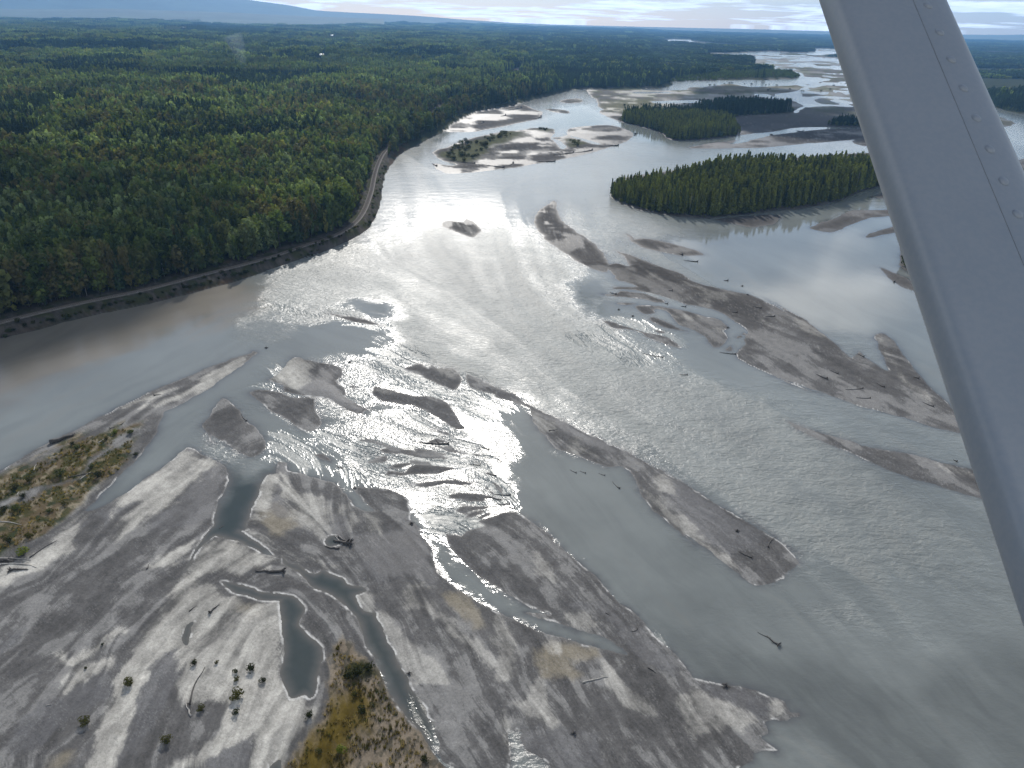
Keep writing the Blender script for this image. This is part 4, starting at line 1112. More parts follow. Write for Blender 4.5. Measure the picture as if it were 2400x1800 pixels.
DG = (.013, .016, .006); OG = (.030, .031, .011); YG = (.065, .08, .018); GG = (.03, .038, .018)
SHR = [("D 1262,985", 2.6, DG, 'small dark shrub at the upper end of the long curved log'), ("D 1402,980", 1.6, OG, 'tiny olive shrub right of the dark one above the curved log'), ("D 1526,1042", 2.0, DG, 'narrow dark shrub above the small round olive one'),
       ("D 1536,1086", 2.0, OG, 'small round olive shrub on pale silt left of the still pool'), ("D 1632,1022", 3.6, DG, 'spreading dark shrub on pale silt nearest the still pool'), ("D 1706,1098", 2.4, DG, 'flat dark shrub tuft with a drift of silt behind it'),
       ("D 1545,1198", 4.4, OG, 'largest olive shrub on the pale silt, with twigs at its foot'), ("D 1526,1308", 2.4, DG, 'dark shrub just below the largest olive shrub'), ("D 1308,1278", 2.6, OG, 'olive shrub right of the pale forked log'),
       ("D 832,1122", 3.8, OG, 'olive shrub alone at the edge of the dark sand'), ("D 556,1366", 3.6, OG, 'low shrub in the dark sand at lower left'), ("D 1082,1492", 3.4, OG, 'ragged shrub near the bottom edge with bare twigs'), ("D 2006,1325", 3.0, DG, 'dark shrub at the foot of the still pool'), ("D 555,1016", 1.2, DG, 'tiny dark tuft at the tip of the pale silt tongue'), ("D 665,862", 1.2, DG, 'tiny dark tuft on the dark sand slope'),
       ("J 150,1385", 5.2, YG, 'bright green bush beside the driftwood pile at left'), ("J 112,1095", 4.2, GG, 'tall green bush on the grassy bar at the left edge'), ("J 392,872", 5.5, GG, 'wide grey green bush in the middle of the grassy bar'), ("J 640,880", 5.0, DG, 'dark bush behind the fallen logs on the grassy bar'), ("J 750,598", 3.6, YG, 'yellow green sapling near the tip of the grassy bar'), ("J 845,600", 3.6, GG, 'grey green bush nearest the tip of the grassy bar'), ("J 500,700", 3.6, GG, 'grey green bush on the brown upper part of the grassy bar'), ("J 470,672", 3.0, DG, 'dark low bush at the shore side of the grassy bar'), ("J 100,958", 4.4, OG, 'olive bush on the left of the grassy bar'), ("J 190,905", 4.0, OG, 'olive bush right of its twin on the grassy bar'), ("J 150,1012", 3.2, DG, 'dark round bush beside the silt path'), ("J 30,1100", 3.6, DG, 'dark bush at the very left edge of the bar'), ("J 60,1300", 3.6, DG, 'dark bush above the driftwood pile'), ("J 190,1270", 3.4, OG, 'olive bush above the bright green one'), ("J 590,820", 3.0, GG, 'small green bush by the pale silt path'), ("J 690,640", 3.0, OG, 'olive bush beside the bleached stick'), ("J 420,1060", 3.0, OG, 'olive bush on the lower golden slope of the bar'), ("J 320,1110", 2.8, GG, 'small green bush on the lower golden slope'), ("J 880,735", 2.6, DG, 'dark shrub at the water edge of the grassy bar'),
       ("E 660,1050", 5.0, DG, 'dark green thicket bush at the top of the brown grass point'), ("E 730,1020", 4.2, DG, 'right half of the dark thicket on the brown grass point'), ("E 600,1070", 4.0, DG, 'left half of the dark thicket on the brown grass point'), ("E 685,1300", 3.4, DG, 'dark bush in the olive grass'), ("E 550,1545", 3.2, YG, 'bright yellow green bush in the olive grass'), ("E 640,1190", 2.6, OG, 'olive bush at the upper end of the olive grass'), ("E 1090,1610", 3.0, DG, 'dark bush near the bottom edge beside the channel'), ("E 410,1560", 2.2, OG, 'low olive bush low in the grass'), ("E 760,1260", 2.0, OG, 'small olive bush right of the dark one')]
for s, sz, tc_, lb in SHR:
    q = fpix(s); shrub(q[0], q[1], sz * .84, tc_, lb)
# willow scrub along the railway slope, above the water
bank = pix("A 20,1640 180,1575 A 400,1530 A 620,1475 A 800,1435 A 1000,1395 A 1180,1345 A 1350,1300 A 1500,1255 A 1640,1215 A 1800,1165 A 1960,1110 A 2100,1060 B 60,1385 B 200,1330 B 330,1265 B 430,1200 B 480,1130 B 505,1040 B 520,960 B 540,880 B 560,830")
bank = smooth_closed(bank, 5, False)
for i, (a, b) in enumerate(bank):
    sz = 1.8 + 2.4 * random.random() * (1 + .2 * (i % 3))
    shrub(a + random.uniform(-6, 6), b - random.uniform(-1, 7), sz, np.array(random.choice([DG, OG, GG])) * .9, 'low willow scrub on the stony slope between railway and river', 'willow scrub on the railway slope', stems=False)
# scrub on the far sand islands
for k, (s, npt, sz, lb, gp) in enumerate((                                          ("K 600,445 640,445 725,430 770,425 790,425 1080,440 1110,435 1100,490 1120,480 1300,480 1390,492 1410,492 1560,495 1640,480 1670,450 900,430 960,435 1180,445", 17, 9, 'lone shrub on the wide pale flat behind the islands', 'shrubs on the far pale flat'),
                                          ("C 280,265 340,260 400,268 470,265 520,270 560,262 620,268 180,285 240,290 330,285 170,272", 11, 7, 'dark shrub on the meadow behind the bright island trees', 'shrubs on the meadow'))):
    for q in pix(s):
        shrub(q[0] + random.uniform(-2, 2), q[1], sz * random.uniform(.6, 1.15), np.array(random.choice([GG, DG, OG])), lb, gp, tall=.8, stems=False)


P_SI = [Poly(s) for s in VEG_SI]
for P, cnt in ((P_SI[0], 74), (P_SI[1], 8), (P_SI[2], 6)):
    k = 0
    while k < cnt:
        a = random.uniform(P.t.min(), P.t.max()); b = random.uniform(P.l.min(), P.l.max())
        if P.sd(np.array([a]), np.array([b]))[0] < .002 or fbm(np.array([a * 60]), np.array([b * 60]), 2, 5)[0] < .42: continue
        q = project(np.array([math.exp(b) * math.sin(a)]), np.array([math.exp(b) * math.cos(a)]), np.array([.3])); k += 1
        shrub(float(q[0][0]), float(q[1][0]), random.uniform(3.5, 8.5), np.array(random.choice([GG, DG, OG, OG])), 'grey green shrub on the overgrown head of the sand island', 'shrubs on the sand island', tall=1.1, stems=False)


# grass and weeds on the two overgrown bars
def tuft(seed):
    r = np.random.default_rng(seed); V = []; F = []
    for i in range(9):
        a = r.random() * 6.283; L = .5 + .5 * r.random(); b = r.random() * 6.283; q = .25 * r.random()
        p = np.array([q * math.cos(b), q * math.sin(b), 0]); d = np.array([math.cos(a) * .45, math.sin(a) * .45, 1]) * L; s = np.array([-math.sin(a), math.cos(a), 0]) * .07
        V += [p - s, p + s, p + d + s * .3, p + d - s * .3]; F.append((4 * i, 4 * i + 1, 4 * i + 2, 4 * i + 3))
    return part_mesh('tuft', (np.array(V), np.array(F)), M_LEAF)


TUFT = [tuft(500 + i) for i in range(3)]
gx1 = []; gy1 = []; gt1 = []
for P, den, skip in ((Poly(VEG1), 1.0, [Poly(s) for s in VEG1_PATH]), (Poly(VEG2), 1.6, [])):
    X, Y = sample_wedge(math.exp(P.l.min()), math.exp(P.l.max()), den, max(P.t.min(), -.75), P.t.max())
    t, l = logpolar(X, Y)
    ok = P.sd(t, l) > .006
    for s in skip: ok &= s.sd(t, l) < -.002
    ok &= fbm(X / 3, Y / 3, 3, 141) > .42
    X, Y = X[ok], Y[ok]
    q = fbm(X / 4, Y / 4, 3, 142)
    c = np.where((q > .5)[:, None], (.045, .037, .010), (.115, .09, .05)) * (.6 + .8 * rng.random((len(X), 1)))
    c = np.where((rng.random(len(X)) < .15)[:, None], (.028, .034, .012), c)
    gx1.append(X); gy1.append(Y); gt1.append(c)
X = np.concatenate(gx1); Y = np.concatenate(gy1); c = np.concatenate(gt1)
t_, l_, r_, sf_, ss_, z_, rd_ = lookup(X, Y)
n = len(X); s_ = .5 + .6 * rng.random(n)
o_grass = scatter_object('grass', dict(x=X, y=Y, z=np.maximum(z_ - .02, 0), pid=rng.integers(0, 3, n), rz=rng.random(n) * 6.28, sc=np.stack([s_, s_, s_ * .8], -1), tint=c), TUFT)

# ------------------------------------------------------------------ driftwood
def log_vf(L, rad, seed, bend=.06, branches=3):
    r = np.random.default_rng(seed); n = 7
    pts = [(-L / 2 + L * i / (n - 1), L * bend * math.sin(math.pi * i / (n - 1) + r.normal(0, .3)) + r.normal(0, rad * .25), rad * .6 + r.normal(0, rad * .1)) for i in range(n)]
    rads = [rad * (1.05 - .75 * i / (n - 1)) for i in range(n)]
    parts = [tube(pts, rads, 7)]
    for k in range(branches):
        i = r.integers(2, n); p = np.array(pts[i - 1]); a = r.random() * 3.14 - 1.57; bl = L * (.08 + .12 * r.random())
        parts.append(tube([p, p + np.array([.5 * bl, bl * math.sin(a), bl * abs(math.cos(a)) * .6])], [rads[i - 1] * .4, rads[i - 1] * .1], 4))
    return join(parts)


def root_vf(rad, seed, L):
    r = np.random.default_rng(seed); parts = []
    for k in range(9):
        a = 6.283 * k / 9 + r.normal(0, .25); q = rad * (1.5 + 1.1 * r.random())
        parts.append(tube([(-L / 2 + rad * .4, 0, rad * .8), (-L / 2 - rad * .3, math.cos(a) * q * .55, rad + math.sin(a) * q * .55), (-L / 2 - rad * .9, math.cos(a) * q, max(rad + math.sin(a) * q, -.1))], [rad * .6, rad * .38, rad * .08], 4))
    return join(parts)


LOGN = [0]


def log(s, label, wood='dark', rad=None, roots=True, group=None, bend=.05, br=3, name='driftwood_log', inwater=False):
    """s: root end and tip end of the trunk in the photo"""
    q = pix(s); X, Y = ground(q[:, 0], q[:, 1], .2)
    L = float(np.hypot(X[1] - X[0], Y[1] - Y[0])); cx, cy = float(X.mean()), float(Y.mean())
    d = math.hypot(cx, cy)
    rad = rad or max(.03 * L ** .6 + .08, d * .0007)
    LOGN[0] += 1; sd = 900 + LOGN[0]
    e = link(name, None); e.location = (cx, cy, max(zat(cx, cy), -.05 if inwater else 0)); e.rotation_euler = (0, 0, math.atan2(float(Y[1] - Y[0]), float(X[1] - X[0])))
    prop(e, label, 'driftwood', group)
    m_ = M_BLEACH if wood == 'pale' else M_WOOD
    link('trunk', part_mesh('trunk', log_vf(L, rad, sd, bend, br), m_, True), e)
    if roots: link('root_wad', part_mesh('root_wad', root_vf(rad * 1.25, sd, L), M_WOOD), e)
    return e


def stump(s, label, size=.6, name='stump', group=None):
    q = pix(s)[0]; X, Y = ground(q[0], q[1], .2); X, Y = float(X), float(Y); d = math.hypot(X, Y)
    size = max(size, d * .0014); LOGN[0] += 1; r = np.random.default_rng(1200 + LOGN[0])
    e = link(name, None); e.location = (X, Y, max(zat(X, Y), 0) - .05); prop(e, label, 'stump', group)
    link('trunk', part_mesh('trunk', tube([(0, 0, -.1), (size * .1, 0, size * .6), (size * .3, size * .1, size * 1.25)], [size * .55, size * .42, size * .3], 7), M_WOOD, True), e)
    parts = []
    for k in range(8):
        a = 6.283 * k / 8 + r.normal(0, .3); q = size * (1.0 + 1.0 * r.random())
        parts.append(tube([(0, 0, size * .4), (math.cos(a) * q * .6, math.sin(a) * q * .6, size * (.3 + .4 * r.random())), (math.cos(a) * q, math.sin(a) * q, size * .5 * r.random())], [size * .25, size * .15, size * .03], 4))
    link('roots', part_mesh('roots', join(parts), M_WOOD), e)
    return e


log("F 180,1107 345,1070", 'straight bleached log lying alone on brown sand at bottom centre', 'pale', roots=False, br=0, bend=.01)
log("D 1240,1325 1200,1205", 'pale forked log below the long curved one at lower left', 'pale', roots=False, br=4)
log("D 1232,1248 1330,1008", 'long curved dark log with roots at its lower end, on pale silt', bend=.07, br=1)
log("D 1840,385 1655,385", 'dark gnarled log with stubby branches on the sand between two channels', rad=.42, br=7)
log("E 610,205 500,180", 'thick root-end log of the tangle beside the round puddle', rad=.5, br=6)
log("E 560,200 505,140", 'pale leaning log of the tangle beside the round puddle', 'pale', roots=False, br=2)
log("E 540,235 445,215", 'dark curved log rimming the round puddle from below', rad=.3, roots=False, bend=.12)
log("E 595,195 530,150", 'dark log crossing the top of the tangle by the puddle', rad=.35, br=5)
log("D 1225,645 1275,608", 'thin straight stick on pale silt at centre left', roots=False, br=0)
log("D 1362,655 1425,600", 'bristly broken branch lying on pale silt above the small puddle', br=9, rad=.22)
log("D 300,1258 340,1248", 'small grey stick on dark sand at lower left', 'pale', roots=False, br=0)
log("D -60,305 200,318", 'upper grey log of the driftwood pile at the left edge', 'pale', br=2, roots=False)
log("D -40,340 242,360", 'long silvery log along the bottom of the left driftwood pile', 'pale', br=2)
log("D -60,325 90,330", 'thick dark log inside the left driftwood pile', br=6, rad=.6)
log("D 70,385 185,378", 'short dark log below the left driftwood pile', br=3, rad=.35)
log("D 195,300 370,190", 'long thin log pointing uphill from the bright green bush', roots=False, br=2)
log("J 330,665 490,605", 'dark heap-like log stranded at the shore of the long spit', rad=.9, br=12, roots=False)
log("J 450,885 660,852", 'dark log fallen across the grassy bar', br=5)
log("J 520,900 590,850", 'short pale log crossing the dark fallen log on the grassy bar', 'pale', roots=False, br=1)
log("J 222,840 237,800", 'bleached upright stick among the grasses at left', 'pale', roots=False, br=1)
log("J 640,662 690,630", 'bleached stick beside the olive bush on the grassy bar', 'pale', roots=False, br=0)
log("J 715,568 745,560", 'small black log on pale silt at the tip of the grassy bar', br=2)
log("J 785,545 805,530", 'short dark stick on pale silt nearest the grassy tip', roots=False, br=0)
log("J 113,1000 126,978", 'short bleached stub beside the dark bushes', 'pale', roots=False, br=0)
log("J 0,1172 140,1195", 'pale log lying below the tall green bush at the left edge', 'pale', br=2)
log("J 955,1478 972,1440", 'small dark snag at the tip of a silt streak', br=4)
log("J 1000,352 1045,348", 'flat dark log on the long spit', br=2)
log("J 1420,1212 1452,1188", 'small stick floating in the dark channel', roots=False, br=1, inwater=True)
log("F 1385,228 1435,163", 'bent pole with a root knob on the wet end of the long bar', br=0, bend=.1)
log("F 1275,298 1190,258", 'dark log with a root ball on the long narrow bar', br=0)
log("F 1450,860 1375,800", 'snag with splayed roots breaking the water at right of centre', br=5, rad=.27, inwater=True)
log("F 1400,815 1315,775", 'submerged trunk trailing upstream of the water snag', roots=False, br=1, inwater=True)
log("F 603,1010 655,1047", 'thin dark stick on wet sand at the bar edge', roots=False, br=0)
log("F 540,745 495,772", 'curled branch on the point between two channels', br=3, bend=.2, roots=False)
log("F 330,655 355,672", 'short stick at the top of the small point', roots=False, br=0)
stump("F 1105,1122", 'black stump at the waterline of the lower bar'); stump("F 1180,125", 'dark stump standing on the long narrow bar'); stump("F 125,1435", 'ragged stump with a silt tail at bottom centre', .5); stump("E 990,1045", 'low dark stump at the channel bend', .5)
log("H 238,856 300,850", 'straight dark log on the pale head of the long bar', br=0, roots=False)
log("H 415,1125 375,1105", 'dark snag nearest the long bar in the grey channel', br=3, inwater=True)
log("H 475,1128 440,1112", 'second dark snag in the grey channel, right of the first', br=2, inwater=True)
log("H 600,1142 560,1128", 'root snag with white water in front of the gap of the long bar', br=4, inwater=True)
log("H 695,1226 650,1180", 'lowest snag of the row in the grey channel', br=3, inwater=True)
log("H 978,377 850,352", 'slim trunk drifting root first in the sparkling channel', br=0, inwater=True); log("H 1135,492 1085,490", 'short trunk adrift in the sparkling channel below the slim one', br=0, inwater=True)
BBG = "grey log stranded on the big dark gravel bar"
for s, lb in (("H 1700,118 1640,118", 'dark log on pale sand at the upper middle of the big gravel bar'), ("H 2040,526 1965,492", 'heavy dark log near the lower rim of the big gravel bar'), ("H 2110,490 2060,468", 'dark log just above the heavy one on the gravel bar'), ("H 1450,358 1345,345", 'black log damming the mouth of the little bay'), ("I 306,985 250,988", 'long dark log across the middle of the right gravel bar'), ("I 375,980 352,968", 'dark log below the notch of the right gravel bar'), ("I 190,952 160,940", 'short log near the upper left of the right gravel bar'), ("I 535,1043 500,1028", 'dark log at the right end of the gravel bar'), ("I 488,950 470,944", 'small log on the edge of the narrow right finger'), ("I 330,1016 285,1014", 'thin log pair below the long dark one'), ("I 310,880 290,868", 'twisted log at the tip of the small notch'), ("P 2120,405 2010,380", 'slim stick on the upper slope of the gravel bar'), ("P 1810,460 1740,455", 'short log on the smooth crown of the gravel bar'), ("P 970,180 920,175", 'forked log beside the wet patch of the gravel bar'), ("P 1145,378 1080,370", 'dark log at the inner shore of the bar'), ("P 910,340 870,335", 'short log on the tip of the small green islet'), ("P 1690,40 1640,38", 'log adrift above the gravel bar'), ("P 240,215 160,190", 'forked snag in the shallows left of the bar'), ("I 612,1218 600,1212", 'stub snag above the thin right bar')):
    log(s, lb, br=3)
stump("P 1880,110", 'round snag standing in the water above the gravel bar'); stump("P 1945,225", 'black stump at the upper shore of the gravel bar'); stump("P 460,500", 'small snag in the smooth bay'); stump("P 275,415", 'low snag left of its twin in the smooth bay'); stump("P 1690,648", 'snag at the tip of the inner islet')
log("G 1800,938 1600,928", 'branchy snag lying across the white riffle fan', br=9, rad=.28); log("G 1740,935 1715,905", 'broken limb standing up from the branchy snag', br=3, roots=False)
for s, lb in (("G 1900,836 1840,838", 'log at the lower tip of the bar above the white fan'), ("G 2005,1076 1930,1068", 'log stranded at the right side of the white fan'), ("G 2110,1145 2050,1130", 'dark log at the fan edge beside the calm water'), ("G 2200,1270 2090,1262", 'root log at the outer corner of the white fan'), ("G 2140,1300 2060,1280", 'dark trunk on the lowest lens bar of the fan'), ("G 2195,1328 2110,1330", 'root knot jutting from the fan into the calm water'), ("G 2060,975 2010,955", 'stick in the sparkling edge of the fan'), ("G 2140,1050 2120,1035", 'small snag right of the fan'), ("M 1690,1050 1600,1035", 'thin stick with a knob in the calm water below the fan'), ("G 1110,1095 1070,1080", 'stick in the riffle left of the fan')):
    log(s, lb, br=4)
stump("G 618,318", 'black stump at the very tip of the long spit'); stump("G 1162,410", 'dark stump in the riffle beside the pale bar'); stump("G 1195,1225", 'stump at the head of the narrow channel', .5); stump("M 355,1255", 'dark stump at the corner of the wet sand')
log("G 490,790 455,735", 'weathered log at the crest of the teardrop bar', br=2)
log("E 2150,-20 2120,60", 'thin stick at the bar shore', roots=False, br=0) if False else None
for s, lb in (("B 895,800 868,782", 'dark root log at the head of the sand island'), ("B 1140,785 1020,772", 'long log at the foot of the shrubs on the sand island'), ("B 1390,783 1360,798", 'dark log on the near beach of the sand island'), ("B 1660,768 1540,772", 'log along the near rim of the sand island'), ("B 1780,715 1650,730", 'log in the driftwood line of the sand island'), ("B 1900,698 1790,716", 'log farther along the driftwood line'), ("B 2070,666 1950,672", 'last log of the driftwood line, at the right tip'), ("B 1330,810 1200,795", 'thin log low on the near beach'), ("B 1195,520 1165,530", 'dark log on the upper sand bar'), ("B 1570,480 1500,500", 'log at the lower rim of the upper sand bar'), ("B 1440,425 1360,440", 'log across the middle of the upper sand bar'), ("B 1340,475 1310,480", 'small log on the upper sand bar'), ("C 1330,440 1290,432", 'log on the flat bar beyond the wooded island'), ("C 1130,462 1120,455", 'snag in the slit channel'), ("C 1780,862 1765,860", 'log at the tip of the bar beside the strut'), ("C 550,1236 530,1228", 'dark log on the thin lens bar'), ("C 650,1280 560,1270", 'thin log in the shallows below the thin lens bar'), ("C 1925,1412 1915,1405", 'log on the narrow bar next to the strut'), ("C 245,455 265,448", 'snag off the point of the sand island')):
    log(s, lb, br=2)

# ------------------------------------------------------------------ railway
def ribbon(line, half, z0, z1, name, m, parent, prof=None):
    X, Y = line
    V = []; F = []
    tx = np.gradient(X); ty = np.gradient(Y); n_ = np.hypot(tx, ty); nx, ny = -ty / n_, tx / n_
    prof = prof or [(-half, z0), (-half * .7, z1), (half * .7, z1), (half, z0)]
    k = len(prof)
    for i in range(len(X)):
        for (o_, z_) in prof: V.append((X[i] + nx[i] * o_, Y[i] + ny[i] * o_, z_))
    for i in range(len(X) - 1):
        for j in range(k - 1): F.append((i * k + j, (i + 1) * k + j, (i + 1) * k + j + 1, i * k + j + 1))
    me = mesh_np(name, V, F); me.materials.append(m)
    return link(name, me, parent)


RXY = np.stack([RAILWAY.X, RAILWAY.Y], -1)
seg = np.concatenate([[0], np.cumsum(np.hypot(*np.diff(RXY, axis=0).T))])
sx_ = np.arange(0, min(seg[-1], 2600), 3.0)
RX = np.interp(sx_, seg, RXY[:, 0]); RY = np.interp(sx_, seg, RXY[:, 1])
for _ in range(12):
    RX[1:-1] = (RX[:-2] + 2 * RX[1:-1] + RX[2:]) / 4; RY[1:-1] = (RY[:-2] + 2 * RY[1:-1] + RY[2:]) / 4
e = link('railway_track', None); e.location = (0, 0, 0); prop(e, 'single railway track on a gravel bed curving along the wooded left bank', 'railway')
ribbon((RX, RY), 2.1, 3.3, 3.85, 'gravel_bed', simple_mat('ballast', (.115, .103, .09), .95, .9, .35, bump=.1), e)
m_sl, t = mat('tie_wood')
p = t.n('ShaderNodeBsdfPrincipled', ins={'Base Color': (.07, .055, .045, 1), 'Roughness': .9}); t.n('ShaderNodeOutputMaterial', ins={0: p.outputs[0]})
V = []; F = []
st = np.arange(0, seg[-1] if seg[-1] < 900 else 900, .9)
cx_ = np.interp(st, sx_, RX); cy_ = np.interp(st, sx_, RY); an = np.arctan2(np.gradient(cy_), np.gradient(cx_))
for i in range(len(st)):
    ca, sa = math.cos(an[i]), math.sin(an[i]); b0 = len(V)
    for zz_ in (3.80, 3.93):
        for (u_, v_) in ((-.14, -1.3), (.14, -1.3), (.14, 1.3), (-.14, 1.3)): V.append((cx_[i] + u_ * ca - v_ * sa, cy_[i] + u_ * sa + v_ * ca, zz_))
    for q in ((4, 5, 6, 7), (0, 1, 5, 4), (1, 2, 6, 5), (2, 3, 7, 6), (3, 0, 4, 7)): F.append([b0 + k for k in q])
me = mesh_np('ties', V, F); me.materials.append(m_sl); o = link('ties', me, e); o['kind'] = 'stuff'
m_rl = simple_mat('rail_steel', (.09, .075, .06), .9, 2, .2, .0)
for s_ in (-.75, .75):
    n_ = np.hypot(np.gradient(RX), np.gradient(RY)); nx, ny = -np.gradient(RY) / n_, np.gradient(RX) / n_
    ribbon((RX + nx * s_, RY + ny * s_), .06, 3.93, 4.1, 'rail', m_rl, e, [(-.07, 3.93), (-.04, 4.10), (.04, 4.10), (.07, 3.93)])

# ------------------------------------------------------------------ cabins in the forest
M_WHITE = simple_mat('white_metal_roof', (.78, .79, .80), .4, .5, .06); M_LOGW = simple_mat('brown_log_wall', (.12, .075, .045), .85, 1.2, .3); M_GLASS = simple_mat('window_glass', (.02, .025, .03), .1)


def boxvf(x0, x1, y0, y1, z0, z1):
    V = [(x, y, z) for z in (z0, z1) for (x, y) in ((x0, y0), (x1, y0), (x1, y1), (x0, y1))]
    return np.array(V, float), np.array([(3, 2, 1, 0), (4, 5, 6, 7), (0, 1, 5, 4), (1, 2, 6, 5), (2, 3, 7, 6), (3, 0, 4, 7)])


for (px_, py_, hh, lb, s_), (kx, ky, kh, kr) in zip(CABINS, KNOLLS):
    d = math.hypot(kx, ky); w_ = 14.5 / FPX * d * s_ * .85; dep = w_ * .6; h_ = max(3.0, w_ * .22)
    e = link('cabin', None); e.location = (kx, ky, zat(kx, ky)); e.rotation_euler = (0, 0, math.atan2(-kx, ky)); prop(e, lb, 'cabin')
    wv = boxvf(-w_ / 2, w_ / 2, -dep / 2, dep / 2, -1, h_); link('wall', part_mesh('wall', wv, M_LOGW), e)
    ov = 1.05; rh = h_ + dep * .42
    rv = np.array([(-w_ / 2 * ov, -dep / 2 * 1.15, h_ - .3), (w_ / 2 * ov, -dep / 2 * 1.15, h_ - .3), (w_ / 2 * ov, 0, rh), (-w_ / 2 * ov, 0, rh), (-w_ / 2 * ov, dep / 2 * 1.15, h_ - .3), (w_ / 2 * ov, dep / 2 * 1.15, h_ - .3)], float)
    link('roof', part_mesh('roof', (np.concatenate([rv, rv - np.array([0, 0, .25])]), np.array([(0, 1, 2, 3), (3, 2, 5, 4), (7, 6, 9, 8), (8, 9, 10, 11), (0, 6, 7, 1), (4, 5, 11, 10), (0, 3, 9, 6), (1, 7, 8, 2), (3, 4, 10, 9), (2, 8, 11, 5)])), M_WHITE), e)
    if s_ >= 1.0 and px_ == 752:
        for q in (-.28, .28): link('window', part_mesh('window', boxvf(w_ * q - 1, w_ * q + 1, -dep / 2 - .08, -dep / 2 + .02, h_ * .35, h_ * .75), M_GLASS), e)

# ------------------------------------------------------------------ the far hills
def ridge(name, pts, dist, m, base=-1.5, back=5000):
    P = smooth_closed(np.array(pts, float), 6, False)
    x = P[:, 0]; V = []; F = []
    d = ray(x, P[:, 1]); k = dist / np.hypot(d[:, 0], d[:, 1])
    X = d[:, 0] * k; Y = d[:, 1] * k; Z = CAM_H + d[:, 2] * k
    Z = np.maximum(Z + (fbm(X / 900, Y / 900, 4, 9) - .5) * dist * .0006, base + 1)
    rows = [(-.22, 0.0), (-.13, .35), (-.06, .75), (0, 1), (.10, .6), (.2, 0)]
    for (u_, v_) in rows:
        for i in range(len(X)): V.append((X[i] * (1 + u_), Y[i] * (1 + u_), base + (Z[i] - base) * v_ + (fbm(np.array([X[i] / 700.]), np.array([Y[i] * (1 + u_) / 700]), 3, 4)[0] - .5) * dist * .0012 * (v_ > 0) * (v_ < 1)))
    n_ = len(X)
    for r__ in range(len(rows) - 1):
        for i in range(n_ - 1): F.append((r__ * n_ + i, r__ * n_ + i + 1, (r__ + 1) * n_ + i + 1, (r__ + 1) * n_ + i))
    me = mesh_np(name, V, F, True); me.materials.append(m)
    return prop(link(name, me), kind='structure')


m_hill = simple_mat('wooded_hills', (.045, .065, .04), .95, .002, .35)
ridge('hills', [(-700, -95), (-300, -80), (0, -62), (250, -45), (420, -22), (600, 2), (680, 13), (740, 24), (800, 28), (900, 33), (1000, 39), (1100, 47), (1200, 53.5), (1280, 57)], 15500, m_hill)
ridge('hills', [(900, 47), (1200, 55), (1400, 60), (1600, 65), (1700, 67), (1790, 69), (1850, 70.5), (1950, 73), (2050, 75.5), (2200, 80), (2340, 82), (2400, 81.5), (2600, 84), (3000, 98)], 17000, m_hill)
ridge('hills', [(-600, 14), (-200, 13), (0, 20), (150, 22), (250, 20), (350, 23), (480, 27), (640, 34), (760, 39), (900, 44)], 11000, m_hill)

# ------------------------------------------------------------------ a thin plume of wood smoke over the forest
gx0, gy0 = ground(np.array(574.0), np.array(160.0), 18.0); gx0, gy0 = float(gx0), float(gy0); k_ = math.hypot(gx0, gy0) / FPX
pl_ = [(0, 0, 12), (.5 * k_ * -4, 0, 12 + 12 * k_), (-6 * k_, 0, 12 + 28 * k_), (-9 * k_, 0, 12 + 46 * k_), (-16 * k_, 0, 12 + 66 * k_)]
sm = link('smoke', mesh_np('smoke', *tube(pl_, [2.5 * k_, 6 * k_, 11 * k_, 17 * k_, 20 * k_], 10), True)); sm.location = (gx0, gy0, 0); prop(sm, kind='stuff')
m_s, t = mat('thin_smoke'); pv = t.n('ShaderNodeVolumePrincipled', ins={'Color': (.75, .85, 1, 1), 'Density': .0032}); t.n('ShaderNodeOutputMaterial', ins={'Volume': pv.outputs[0]}); sm.data.materials.append(m_s)

# ------------------------------------------------------------------ wing strut of the plane the picture is taken from
SDIR = FWD + (1131 - 1200) / FPX * RIGHT + (900 + 2413) / FPX * UP
SDIR /= np.linalg.norm(SDIR)
Z0 = .92
S0 = CAMPOS + Z0 * (FWD + (2077 - 1200) / FPX * RIGHT + (900 / FPX) * UP)
CH = RIGHT - np.dot(RIGHT, SDIR) * SDIR; CH /= np.linalg.norm(CH)
TH = np.cross(SDIR, CH)
if np.dot(TH, CAMPOS - S0) < 0: TH = -TH          # TH points at the viewer
CW = 284 / FPX * Z0
# closed section, chord -.5..+.5, thickness toward the viewer; the skin laps at the seam
prof = []
for i in range(9):
    a = math.pi / 2 + math.pi * (1 - i / 8) - math.pi / 2
    # rounded leading edge (left)
    th_ = math.pi * (.5 + i / 8 * 0 ) 
prof = [(-.500, .0), (-.498, .045), (-.491, .085), (-.478, .112), (-.458, .130), (-.42, .143), (-.25, .155), (-.05, .150), (.092, .138), (.098, .137), (.101, .126), (.107, .1255), (.20, .113), (.30, .094), (.37, .076), (.42, .058), (.455, .040), (.48, .02), (.492, .0)]
low = [(x, -y) for (x, y) in prof[::-1][1:-1]]
full = prof + low
M_STRUT, t = mat('grey_white_paint')
tc = t.n('ShaderNodeTexCoord')
nz = t.n('ShaderNodeTexNoise', ins={'Vector': tc.outputs['Object'], 'Scale': 9.0, 'Detail': 5.0, 'Roughness': .6})
nz2 = t.n('ShaderNodeTexNoise', ins={'Vector': tc.outputs['Object'], 'Scale': 160.0, 'Detail': 2.0})
c = t.mix(nz.outputs[0], (.175, .205, .24), (.215, .24, .272))
c = t.mix(t.rng(nz2.outputs[0], .4, .6, 0, .12), c, (.3, .3, .3))
bb = t.n('ShaderNodeBump', ins={'Strength': .08, 'Distance': .001, 'Height': nz2.outputs[0]})
